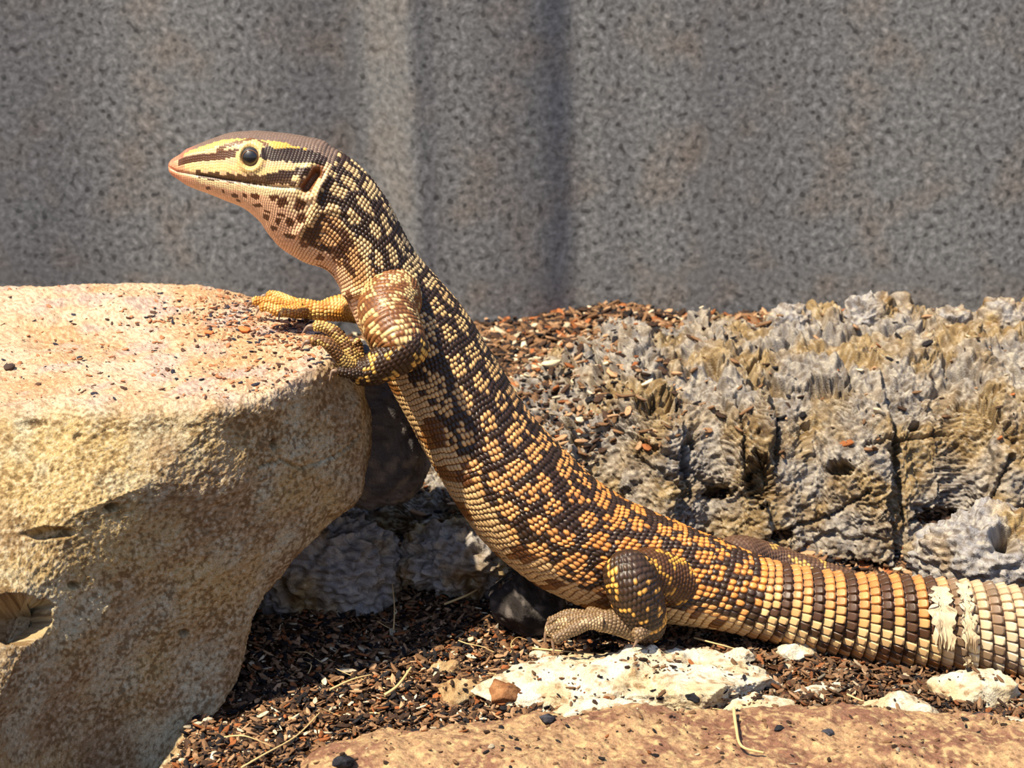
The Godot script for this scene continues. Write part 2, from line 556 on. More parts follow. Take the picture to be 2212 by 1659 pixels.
	scaled_tube(mb, limb_stations([[P(868, 610, 0.5), 0.5], [P(850, 640, 1.0), 0.78], [P(838, 672, 1.55), 0.80], [P(846, 705, 2.0), 0.76], [P(862, 735, 2.3), 0.70], [P(868, 755, 2.45), 0.60], [P(866, 768, 2.5), 0.4], [P(864, 774, 2.5), 0.05]], 0.12, 0.12, 0.035), 60, 40, p_arm, none, us)
	scaled_tube(mb, limb_stations([[P(905, 716, 2.2), 0.05], [P(900, 724, 2.25), 0.42], [P(882, 742, 2.35), 0.60], [P(858, 763, 2.45), 0.58], [P(830, 783, 2.5), 0.50], [P(800, 800, 2.5), 0.40], [P(778, 802, 2.45), 0.36], [P(764, 796, 2.4), 0.26], [P(756, 792, 2.35), 0.04]], 0.12, 0.11, 0.035), 60, 40, p_fore, none, us)
	var cm := skin(0.4, null, 0, 1)
	var digit := func(path: Array, r0: float, r1: float, zs: Array, paint: Callable, tip: Array) -> void:
		var pl := []
		for i in path.size():
			var f := float(i) / (path.size() - 1)
			pl.append([P(path[i][0], path[i][1], zs[i]), lerpf(r0, r1, f) * (1.0 + 0.12 * sin(f * 15.0))])
		pl.append([P(path[-1][0], path[-1][1], zs[-1]) + (pl[-1][0] - pl[-2][0]).normalized() * r1 * 0.7, r1 * 0.15])
		scaled_tube(mb, limb_stations(pl, 0.085, 0.09, 0.028), 24, 16, paint, none, us)
		if tip:
			var z: float = zs[-1]
			claw(root, P(path[-1][0], path[-1][1], z), P(tip[0], tip[1], z + 0.05), P(tip[2], tip[3], z + 0.1), r1 * 0.62, cm)
	digit.call([[772, 792], [757, 765], [742, 740], [722, 717], [700, 706], [682, 704]], 0.19, 0.12, [2.4, 2.4, 2.35, 2.3, 2.25, 2.25], p_dig, [664, 706, 651, 722])
	digit.call([[764, 796], [745, 782], [728, 763], [710, 744], [694, 735], [674, 736]], 0.19, 0.12, [2.6, 2.75, 2.85, 2.9, 2.9, 2.9], p_dig, [658, 740, 649, 756])
	digit.call([[780, 806], [762, 806], [748, 804], [733, 800]], 0.18, 0.12, [2.7, 2.85, 2.9, 2.9], p_fore, [717, 803, 711, 824])
	digit.call([[780, 790], [776, 768], [774, 750], [768, 738]], 0.16, 0.11, [1.9, 1.8, 1.7, 1.7], p_dig, [757, 736, 749, 746])
	digit.call([[774, 786], [764, 766], [752, 752], [738, 748]], 0.15, 0.11, [2.1, 2.0, 1.95, 1.95], p_dig, [726, 749, 718, 758])
	# far foreleg, lying on the slab
	var p_far := spotted(c8(214, 150, 62), c8(232, 190, 108), c8(150, 88, 30), 30.0, 0.15, 23.0)
	scaled_tube(mb, limb_stations([[P(860, 620, -1.2), 0.4], [P(826, 650, -2.2), 0.62], [P(790, 664, -2.9), 0.50], [P(750, 664, -3.1), 0.41], [P(715, 668, -3.1), 0.34], [P(690, 671, -3.0), 0.27], [P(662, 667, -3.0), 0.27], [P(640, 664, -3.0), 0.24], [P(626, 661, -3.0), 0.05]], 0.11, 0.11, 0.03), 50, 30, p_far, none, us)
	digit.call([[650, 664], [620, 661], [590, 654], [565, 650], [549, 650]], 0.17, 0.11, [-2.8, -2.7, -2.7, -2.7, -2.7], p_far, [538, 655, 531, 670])
	digit.call([[650, 668], [622, 672], [600, 672], [580, 664], [566, 664]], 0.17, 0.11, [-2.5, -2.3, -2.2, -2.2, -2.2], p_far, [558, 668, 552, 682])
	digit.call([[652, 662], [625, 650], [600, 640], [580, 638]], 0.17, 0.12, [-3.3, -3.7, -4.0, -4.1], p_far, [566, 640, 558, 648])
	digit.call([[660, 672], [640, 678], [622, 676], [610, 674]], 0.15, 0.10, [-2.4, -2.1, -2.0, -2.0], p_far, [604, 680, 601, 692])
	# near hind leg
	var p_thigh := spotted(c8(86, 54, 24), c8(216, 158, 62), c8(70, 40, 14), 34.0, 0.22, 31.0)
	var p_shank := spotted(c8(66, 46, 30), c8(228, 168, 78), c8(44, 30, 18), 36.0, 0.20, 37.0)
	var p_foot := spotted(c8(132, 108, 78), c8(188, 160, 120), c8(84, 62, 42), 28.0, 0.2, 41.0)
	scaled_tube(mb, limb_stations([[P(1600, 1275, 0.0), 0.3], [P(1570, 1262, 0.0), 0.60], [P(1510, 1262, 0.5), 0.82], [P(1450, 1252, 1.05), 0.80], [P(1396, 1238, 1.65), 0.72], [P(1366, 1232, 2.0), 0.52], [P(1350, 1230, 2.1), 0.06]], 0.13, 0.13, 0.04), 70, 40, p_thigh, none, us)
	scaled_tube(mb, limb_stations([[P(1348, 1192, 2.0), 0.06], [P(1349, 1199, 2.05), 0.40], [P(1353, 1216, 2.2), 0.62], [P(1362, 1248, 2.4), 0.72], [P(1374, 1285, 2.45), 0.72], [P(1386, 1318, 2.4), 0.66], [P(1393, 1346, 2.3), 0.58], [P(1394, 1364, 2.25), 0.48], [P(1392, 1378, 2.2), 0.28], [P(1390, 1385, 2.2), 0.04]], 0.14, 0.14, 0.045), 70, 40, p_shank, none, us)
	scaled_tube(mb, limb_stations([[P(1416, 1364, 2.1), 0.05], [P(1408, 1362, 2.15), 0.32], [P(1380, 1357, 2.3), 0.38], [P(1345, 1348, 2.5), 0.34], [P(1312, 1342, 2.6), 0.30], [P(1288, 1342, 2.65), 0.24], [P(1276, 1343, 2.65), 0.04]], 0.10, 0.10, 0.03), 44, 30, p_foot, none, us)
	digit.call([[1300, 1344], [1270, 1346], [1240, 1358], [1212, 1372], [1198, 1380]], 0.20, 0.13, [2.9, 3.0, 3.1, 3.2, 3.2], p_foot, [1194, 1388, 1197, 1412])
	digit.call([[1300, 1338], [1265, 1336], [1230, 1342], [1200, 1356], [1184, 1364]], 0.19, 0.13, [2.5, 2.4, 2.4, 2.4, 2.4], p_foot, [1178, 1372, 1176, 1392])
	digit.call([[1308, 1334], [1282, 1325], [1270, 1322]], 0.17, 0.12, [2.2, 2.0, 1.9], p_foot, [1262, 1324, 1254, 1332])
	digit.call([[1300, 1336], [1262, 1330], [1226, 1330], [1200, 1338], [1188, 1344]], 0.18, 0.12, [2.3, 2.1, 2.0, 1.9, 1.9], p_foot, [1182, 1348, 1176, 1360])
	digit.call([[1396, 1358], [1382, 1366], [1374, 1374]], 0.18, 0.14, [2.75, 3.0, 3.1], p_foot, [1376, 1384, 1366, 1402])
	# far hind leg, stretched back behind the tail
	var p_farleg := spotted(c8(96, 70, 50), c8(206, 164, 84), c8(74, 52, 38), 15.0, 0.36, 47.0)
	scaled_tube(mb, limb_stations([[P(1540, 1230, -0.6), 0.5], [P(1590, 1212, -1.3), 0.74], [P(1640, 1212, -1.9), 0.62], [P(1700, 1226, -2.1), 0.52], [P(1780, 1246, -2.1), 0.44], [P(1860, 1266, -2.0), 0.36], [P(1930, 1285, -1.9), 0.30], [P(1980, 1298, -1.9), 0.24], [P(1992, 1300, -1.9), 0.04]], 0.13, 0.13, 0.035), 50, 30, p_farleg, none, us)
	print("limbs ", mb.v.size(), " ", Time.get_ticks_msec())
	var sm := skin(0.46, null, 0.0, 1.0, null, 0.5)
	put(mb, "body", root.position / K, sm, root)
	# eyes
	var eye_m := StandardMaterial3D.new()
	eye_m.albedo_color = Color(0.035, 0.025, 0.03)
	eye_m.roughness = 0.05
	eye_m.clearcoat_enabled = true
	var iris_m := StandardMaterial3D.new()
	iris_m.albedo_color = Color(0.42, 0.30, 0.20)
	iris_m.roughness = 0.25
	for sgn: float in [1.0, -1.0]:
		var ec := Vector3(socket.x, socket.y, 0.72 * sgn)
		var eb := MeshInstance3D.new()
		var sp := SphereMesh.new()
		sp.radius = 0.0030; sp.height = 0.0060; sp.radial_segments = 32; sp.rings = 20
		eb.mesh = sp; eb.material_override = eye_m; eb.name = "eye"
		root.add_child(eb, true)
		eb.position = ec * K - root.position
		var ir := MeshInstance3D.new()
		var to := TorusMesh.new()
		to.inner_radius = 0.0019; to.outer_radius = 0.0023; to.rings = 40; to.ring_segments = 10
		ir.mesh = to; ir.material_override = iris_m; ir.name = "iris_ring"
		eb.add_child(ir, true)
		ir.rotation.x = PI / 2
		ir.position = Vector3(0, 0, 0.0021 * sgn)
	# old skin peeling off the tail
	var flake := skin(0.6, null, 0, 1)
	flake.backlight_enabled = true
	flake.backlight = Color(0.4, 0.34, 0.26)
	flake.cull_mode = BaseMaterial3D.CULL_DISABLED
	for f: Array in [[32.62, 33.1, 0.10, 0.50, 0.15, 3], [33.42, 33.62, 0.58, 0.84, 0.15, 8], [33.3, 33.75, 0.06, 0.50, 0.15, 5]]:
		var g := MB.new()
		var pts := PackedVector3Array()
		var cols := PackedColorArray()
		for i in 26:
			for j in 40:
				var a := float(i) / 25.0
				var b := float(j) / 39.0
				var tt := lerpf(f[0], f[1], a) + 0.10 * na.get_noise_2d(j * 4.0, f[5] * 90.0) * (2.0 * a - 1.0) * 2.0
				var th := PI * lerpf(f[2], f[3] + 0.10 * na.get_noise_2d(i * 5.0, f[5] * 50.0), b)
				var r := row_at(body_table, tt)
				var U := Vector3(r[3], r[4], r[5])
				var W := Vector3(r[6], r[7], r[8])
				var o := (U.normalized() * cos(th) + W.normalized() * sin(th))
				var curl := 0.16 * pow(b, 8.0) + 0.05 * pow(absf(2.0 * a - 1.0), 4.0)
				var bump := 0.05 * absf(sin(th * 10.0)) * (0.4 + 0.6 * absf(sin((tt - f[0]) * 12.0)))
				pts.append(Vector3(r[0], r[1], r[2]) + U * cos(th) + W * sin(th) + o * (f[4] + curl + bump))
				cols.append(c8(206, 184, 150, 0.9 + 0.25 * na.get_noise_2d(i * 9.0, j * 9.0)))
		g.grid(pts, cols, 26, 40, false)
		put(g, "shed_skin", root.position / K, flake, root).set_meta("label", "pale flake of peeling old skin")

# ---------------------------------------------------------------- stones, bark, ground
func lump(called: String, c: Vector3, r: Vector3, turn: float, power: float, rough: Array, paint: Callable, m: Material, nu := 60, nv := 110, parent: Node3D = null) -> MeshInstance3D:
	var mb := MB.new()
	var pts := PackedVector3Array()
	var cols := PackedColorArray()
	var bs := Basis(Vector3.UP, turn)
	var ex := 2.0 / power
	for i in nu:
		var a := PI * (float(i) / (nu - 1)) - PI * 0.5
		var ca := pow(maxf(cos(a), 0.0), ex)
		var sa := signf(sin(a)) * pow(absf(sin(a)), ex)
		for j in nv:
			var b := TAU * j / nv
			var p := Vector3(signf(cos(b)) * pow(absf(cos(b)), ex) * ca, sa, signf(sin(b)) * pow(absf(sin(b)), ex) * ca)
			var o := Vector3(cos(a) * cos(b), sin(a), cos(a) * sin(b))
			var q := bs * (p * r) + c
			var d := 0.0
			for n: Array in rough:                         # [frequency, depth]
				var w := na.get_noise_3d(q.x * n[0], q.y * n[0], q.z * n[0])
				d += n[1] * (w if n.size() < 3 else 1.0 - 2.0 * absf(w))
			q += bs * o * d
			pts.append(q)
			if o.y > 0.3 and r.x > 1.0 and q.y > 0.15: stone_top.append(q)
			cols.append(paint.call(q, o))
	mb.grid(pts, cols, nu, nv, true, true)
	return put(mb, called, c, m, parent)

func chunk(called: String, label: String, c: Vector3, r: Vector3, seed_: int, rough: Array, paint: Callable, m: Material, nu := 60, nv := 110, turn := 0.0) -> void:
	# a stone broken along flat faces
	var planes := []
	for k in 16:
		var y := 1.0 - 2.0 * (k + 0.5) / 16.0
		var a := k * 2.39996 + seed_
		var n := Vector3(cos(a) * sqrt(1.0 - y * y), y, sin(a) * sqrt(1.0 - y * y)) + Vector3(hash2(k, seed_) - 0.5, hash2(k, seed_ + 1) - 0.5, hash2(k, seed_ + 2) - 0.5) * 0.7
		planes.append([n.normalized(), 0.66 + 0.34 * hash2(k + 40, seed_)])
	var mb := MB.new()
	var pts := PackedVector3Array()
	var cols := PackedColorArray()
	var bs := Basis(Vector3.UP, turn)
	for i in nu:
		var a := PI * (float(i) / (nu - 1)) - PI * 0.5
		for j in nv:
			var b := TAU * j / nv
			var o := Vector3(cos(a) * cos(b), sin(a), cos(a) * sin(b))
			var s := 1.35
			for p: Array in planes:
				var f: float = (p[0] as Vector3).dot(o)
				if f > 0.01: s = minf(s, p[1] / f)
			var q := bs * (o * s * r) + c
			var d := 0.0
			for n: Array in rough: d += n[1] * na.get_noise_3d(q.x * n[0], q.y * n[0], q.z * n[0])
			q += bs * o * d
			pts.append(q)
			if o.y > 0.3 and r.x > 1.0 and q.y > 0.15: stone_top.append(q)
			cols.append(paint.call(q, o))
	mb.grid(pts, cols, nu, nv, true, true)
	tag(put(mb, called, c, m), label, "stone")

func mottled(c0: Color, c1: Color, c2: Color, f0: float, f1: float, off := 0.0) -> Callable:
	return func(q: Vector3, _o: Vector3) -> Color:
		var a := na.get_noise_3d(q.x * f0 + off, q.y * f0, q.z * f0)
		var b := nb.get_noise_3d(q.x * f1, q.y * f1 + off, q.z * f1)
		return c0.lerp(c1, clampf(a * 1.6 + 0.5, 0.0, 1.0)).lerp(c2, clampf(b * 3.2 - 0.7, 0.0, 0.9))

func stained(c0: Color, c1: Color, c2: Color, c3: Color, f0: float, f1: float, f2: float) -> Callable:
	return func(q: Vector3, _o: Vector3) -> Color:
		var a := na.get_noise_3d(q.x * f0 + 9.0, q.y * f0, q.z * f0)
		var b := nb.get_noise_3d(q.x * f1, q.y * f1 + 9.0, q.z * f1)
		var d := na.get_noise_3d(q.x * f2, q.y * f2, q.z * f2 + 9.0)
		return c0.lerp(c1, clampf(a * 2.2 + 0.5, 0.0, 1.0)).lerp(c2, clampf(b * 2.6 - 0.2, 0.0, 0.9)).lerp(c3, clampf(d * 2.6 - 0.45 - b, 0.0, 0.7))

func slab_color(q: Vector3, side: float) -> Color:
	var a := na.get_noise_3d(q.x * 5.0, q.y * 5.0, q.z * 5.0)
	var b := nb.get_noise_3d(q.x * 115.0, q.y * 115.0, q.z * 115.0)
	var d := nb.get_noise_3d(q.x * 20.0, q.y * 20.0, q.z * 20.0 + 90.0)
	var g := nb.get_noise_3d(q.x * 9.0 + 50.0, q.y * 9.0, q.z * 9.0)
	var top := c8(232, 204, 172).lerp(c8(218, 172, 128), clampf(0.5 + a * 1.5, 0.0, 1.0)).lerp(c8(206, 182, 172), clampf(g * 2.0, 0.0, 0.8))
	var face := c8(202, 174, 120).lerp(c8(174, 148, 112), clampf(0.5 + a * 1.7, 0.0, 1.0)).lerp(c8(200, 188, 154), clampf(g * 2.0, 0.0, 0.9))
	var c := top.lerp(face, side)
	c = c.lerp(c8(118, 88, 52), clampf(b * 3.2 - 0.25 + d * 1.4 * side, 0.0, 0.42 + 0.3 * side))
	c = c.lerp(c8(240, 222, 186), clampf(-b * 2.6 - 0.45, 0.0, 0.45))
	return c

var slab_top := PackedVector3Array()

func slab() -> void:
	# rows run from the back over the top edge and down the front; columns run left to right (px, py, depth)
	var net := [
		[[-620, 900, -9.0], [0, 900, -9.0], [220, 900, -9.0], [430, 900, -8.6], [540, 880, -8.0], [600, 870, -7.4], [640, 860, -7.0], [655, 850, -6.6]],
		[[-620, 612, -8.0], [0, 617, -7.5], [220, 614, -7.3], [430, 614, -7.0], [540, 642, -6.4], [600, 656, -6.0], [650, 672, -5.6], [672, 690, -5.2]],
		[[-620, 735, -1.5], [0, 735, -1.6], [210, 735, -1.6], [430, 730, -1.2], [550, 724, -1.2], [625, 718, -1.4], [695, 712, -1.7], [742, 722, -2.2]],
		[[-620, 880, 5.2], [0, 872, 4.6], [230, 868, 4.8], [450, 866, 4.6], [562, 858, 4.1], [645, 816, 3.0], [722, 768, 1.8], [768, 790, 0.0]],
		[[-620, 1000, 6.9], [0, 960, 5.9], [200, 950, 5.7], [428, 940, 5.2], [550, 940, 4.3], [664, 915, 3.0], [772, 868, 1.5], [800, 900, -0.6]],
		[[-620, 1090, 7.7], [0, 1060, 6.9], [150, 1030, 6.5], [320, 1045, 6.2], [505, 1045, 4.9], [650, 1020, 3.2], [779, 960, 1.35], [805, 980, -1.5]],
		[[-620, 1180, 8.4], [-30, 1150, 7.6], [70, 1112, 7.3], [152, 1118, 7.3], [400, 1140, 5.6], [600, 1120, 3.7], [777, 1076, 1.2], [760, 1070, -3.0]],
		[[-620, 1300, 9.1], [-30, 1260, 8.4], [60, 1225, 8.05], [135, 1230, 7.7], [350, 1260, 5.9], [500, 1230, 4.6], [640, 1192, 2.7], [560, 1180, -3.0]],
		[[-620, 1450, 10.0], [-40, 1430, 9.5], [45, 1405, 9.1], [102, 1400, 8.3], [300, 1400, 6.1], [430, 1370, 5.0], [552, 1325, 3.5], [440, 1330, -2.0]],
		[[-620, 1600, 10.9], [-80, 1590, 10.4], [-30, 1570, 10.2], [20, 1560, 9.2], [230, 1560, 6.6], [370, 1530, 5.6], [502, 1487, 4.2], [360, 1480, -1.0]],
		[[-620, 1790, 11.8], [-140, 1790, 11.4], [-80, 1760, 11.2], [-30, 1740, 10.0], [170, 1750, 7.0], [280, 1700, 6.6], [378, 1664, 7.2], [300, 1600, 0.0]]]
	var grid3 := []
	for r: Array in net:
		var line := []
		for q: Array in r: line.append(P(q[0], q[1], q[2]))
		grid3.append(line)
	var NR := grid3.size()
	var NC: int = grid3[0].size()
	var per_r := [10, 44, 64, 40, 46, 40, 46, 56, 60, 40]
	var per_c := [16, 60, 70, 80, 70, 70, 40]
	var ru := []
	var rv := []
	for i in NR - 1:
		for k in per_r[i]: ru.append(i + float(k) / per_r[i])
	ru.append(NR - 1.0)
	for i in NC - 1:
		for k in per_c[i]: rv.append(i + float(k) / per_c[i])
	rv.append(NC - 1.0)
	var nu := ru.size()
	var nv := rv.size()
	var pts := PackedVector3Array()
	var cols := PackedColorArray()
	var crack: Array[Vector2] = [Vector2(560, 1008), Vector2(606, 992), Vector2(640, 1010), Vector2(690, 998), Vector2(740, 975), Vector2(778, 935)]
	var holes := [[0, 1335, 118, 56, 1.25], [105, 1152, 50, 13, 0.4], [70, 918, 34, 10, 0.15], [172, 945, 14, 10, 0.1], [240, 1098, 14, 9, 0.3], [398, 1368, 12, 9, 0.25], [160, 1265, 10, 8, 0.2], [590, 960, 7, 12, 0.2]]
	for i in nu:
		var ri := mini(int(ru[i]), NR - 2)
		var rf: float = ru[i] - ri
		for j in nv:
			var ci := mini(int(rv[j]), NC - 2)
			var cf: float = rv[j] - ci
			var lin: Vector3 = (grid3[ri][ci] as Vector3).lerp(grid3[ri][ci + 1], cf).lerp((grid3[ri + 1][ci] as Vector3).lerp(grid3[ri + 1][ci + 1], cf), rf)
			var q := [Vector3.ZERO, Vector3.ZERO, Vector3.ZERO, Vector3.ZERO]
			for k in 4:
				var line: Array = grid3[clampi(ri - 1 + k, 0, NR - 1)]
				q[k] = (line[ci] as Vector3).cubic_interpolate(line[ci + 1], line[maxi(ci - 1, 0)], line[mini(ci + 2, NC - 1)], cf)
			var smooth: Vector3 = (q[1] as Vector3).cubic_interpolate(q[2], q[0], q[3], rf)
			pts.append(lin.lerp(smooth, 0.4))
	var out := PackedVector3Array()
	out.resize(pts.size())
	for i in nu:
		for j in nv:
			var p := pts[i * nv + j]
			var du := pts[mini(i + 2, nu - 1) * nv + j] - pts[maxi(i - 2, 0) * nv + j]
			var dv := pts[i * nv + mini(j + 2, nv - 1)] - pts[i * nv + maxi(j - 2, 0)]
			var o := dv.cross(du).normalized() * -1.0
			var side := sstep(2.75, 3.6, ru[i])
			var d := 0.13 * na.get_noise_3d(p.x * 6.0, p.y * 6.0, p.z * 6.0) + 0.055 * na.get_noise_3d(p.x * 19.0, p.y * 19.0, p.z * 19.0)
			d += 0.04 * nb.get_noise_3d(p.x * 40.0, p.y * 40.0, p.z * 40.0) + 0.045 * na.get_noise_3d(p.x * 120.0, p.y * 120.0, p.z * 120.0)
			var s := seen_at(p)
			var sink := 0.0
			if side > 0.0:
				for h: Array in holes:
					var e := Vector2((s.x - h[0]) / h[2], (s.y - h[1]) / h[3]).length() + 0.25 * na.get_noise_2d(s.x * 0.3, s.y * 0.3)
					var into: float = h[4] * (sstep(1.04, 0.90, e) if h[4] > 1.0 else sstep(1.15, 0.7, e))
					d -= into
					if h[4] > 1.0: sink = into
				var k := poly_dist(s + Vector2(6.0 * na.get_noise_2d(s.x * 2.0, 0.0), 6.0 * na.get_noise_2d(0.0, s.x * 3.0)), crack)
				d -= 0.10 * exp(-pow(k.x / 3.0, 2.0))
			out[i * nv + j] = p + o * d + Vector3(0.15, -0.35, -0.2) * sink
			if ru[i] > 1.05 and ru[i] < 3.0 and o.y > 0.7: slab_top.append(p + o * d)
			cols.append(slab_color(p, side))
	var mb := MB.new()
	mb.grid(out, cols, nu, nv, false)
	var m := skin(0.86, grain_normal, 0.8, 38.0, grain_albedo, 0.3)
	var root := thing("sandstone_slab", G(300, 1640, 0.0))
	tag(root, "large tan sandstone slab with undercut shaded face, the lizard's forefeet on it", "rock")
	put(mb, "block", root.position / K, m, root)
	# lobe of the same stone behind the edge, its shade painted in dark grey
	lump("rear_lobe", P(800, 920, -3.3), Vector3(1.75, 2.35, 2.3), 0.15, 3.0, [[5.0, 0.22], [16.0, 0.12], [44.0, 0.08], [100.0, 0.06]], stained(c8(128, 122, 118), c8(96, 94, 96), c8(150, 140, 126), c8(74, 68, 64), 8.0, 30.0, 90.0), m, 90, 130, root)
	print("slab ", Time.get_ticks_msec())

func ground_height(x: float, z: float) -> float:
	var y := 3.9 * sstep(-4.6, -11.0, z) + 0.5 * sstep(-11.0, -20.0, z)
	y *= lerpf(0.72, 1.0, sstep(-9.0, 0.0, x))
	y += 0.35 * exp(-pow((x - 4.2) / 2.6, 2.0)) * sstep(-14.5, -19.0, z)
	y += 0.28 * na.get_noise_2d(x * 4.0, z * 4.0) + 0.12 * na.get_noise_2d(x * 14.0 + 90.0, z * 14.0)
	y -= 2.6 * sstep(-8.3, -10.0, x) * sstep(4.5, 6.5, z)
	y += 0.35 * exp(-pow((x - 3.0) / 3.2, 2.0) - pow((z - 2.6) / 1.6, 2.0))
	return y

func ground() -> void:
	var nx := 260
	var nz := 210
	var mb := MB.new()
	var pts := PackedVector3Array()
	var cols := PackedColorArray()
	for i in nz:
		for j in nx:
			var x := lerpf(-34.0, 34.0, float(j) / (nx - 1))
			var z := lerpf(-24.0, 24.0, float(i) / (nz - 1))
			pts.append(Vector3(x, ground_height(x, z) - 0.10 + 0.10 * nb.get_noise_2d(x * 40.0, z * 40.0), z))
			cols.append(c8(58, 40, 28).lerp(c8(112, 74, 46), clampf(0.5 + 1.4 * nb.get_noise_2d(x * 9.0, z * 9.0), 0.0, 1.0)))
	mb.grid(pts, cols, nz, nx, false, false)
	var m := skin(0.95, coarse_normal, 1.0, 30.0, grain_albedo, 0.2)
	var o := put(mb, "floor", Vector3.ZERO, m)
	tag(o, "brown soil and bark litter floor", "", "", "structure")

func chip_mesh(kind: int) -> ArrayMesh:
	var mb := MB.new()
	var pts := PackedVector3Array()
	var cols := PackedColorArray()
	var L := 1.0 if kind < 3 else 1.8
	var n := 6
	for i in 4:
		var h: float = [-0.22, -0.2, 0.2, 0.24][i]
		var sc: float = [0.12, 0.9, 1.0, 0.10][i]
		for j in n:
			var a := TAU * j / n
			var w := 0.62 + 0.6 * hash2(kind * 7 + j, 3)
			pts.append(Vector3(cos(a) * w * sc * L, h + 0.14 * hash2(kind, j + i * 9), sin(a) * w * sc * 0.62))
			cols.append(Color.WHITE)
	mb.grid(pts, cols, 4, n, true, true)
	return mb.mesh(Vector3.ZERO)

func scatter(called: String, label: String, spots_: Array, kinds: int, m: Material) -> void:
	# spots_: [position cm, size cm, colour, tilt]; one MultiMesh per chip shape, joined under one name
	var root := thing(called, Vector3.ZERO)
	tag(root, label, "litter", "", "stuff")
	for kd in kinds:
		var mine := []
		for i in range(kd, spots_.size(), kinds): mine.append(spots_[i])
		var mm := MultiMesh.new()
		mm.transform_format = MultiMesh.TRANSFORM_3D
		mm.use_colors = true
		mm.mesh = chip_mesh(kd)
		mm.instance_count = mine.size()
		for i in mine.size():
			var s: Array = mine[i]
			var b := Basis.from_euler(Vector3(rng.randf_range(-s[3], s[3]), rng.randf() * TAU, rng.randf_range(-s[3], s[3])))
			var sz: float = s[1]
			b = b.scaled(Vector3.ONE * sz * 100.0)
			mm.set_instance_transform(i, Transform3D(b, s[0] * K))
			mm.set_instance_color(i, s[2])
		var o := MultiMeshInstance3D.new()
		o.multimesh = mm
		o.material_override = m
		o.name = "chips"
		o.set_meta("kind", "stuff")
		root.add_child(o, true)

func litter_color() -> Color:
	var r := rng.randf()
	var k := rng.randf_range(0.6, 1.2)
	if r < 0.30: return c8(122, 92, 66, k)
	if r < 0.56: return c8(66, 50, 40, k)
	if r < 0.74: return c8(36, 34, 36, k)
	if r < 0.88: return c8(164, 130, 98, k)
	if r < 0.95: return c8(144, 88, 52, k)
	return c8(206, 190, 160, k)

var bark_top := PackedVector3Array()
var stone_top := PackedVector3Array()

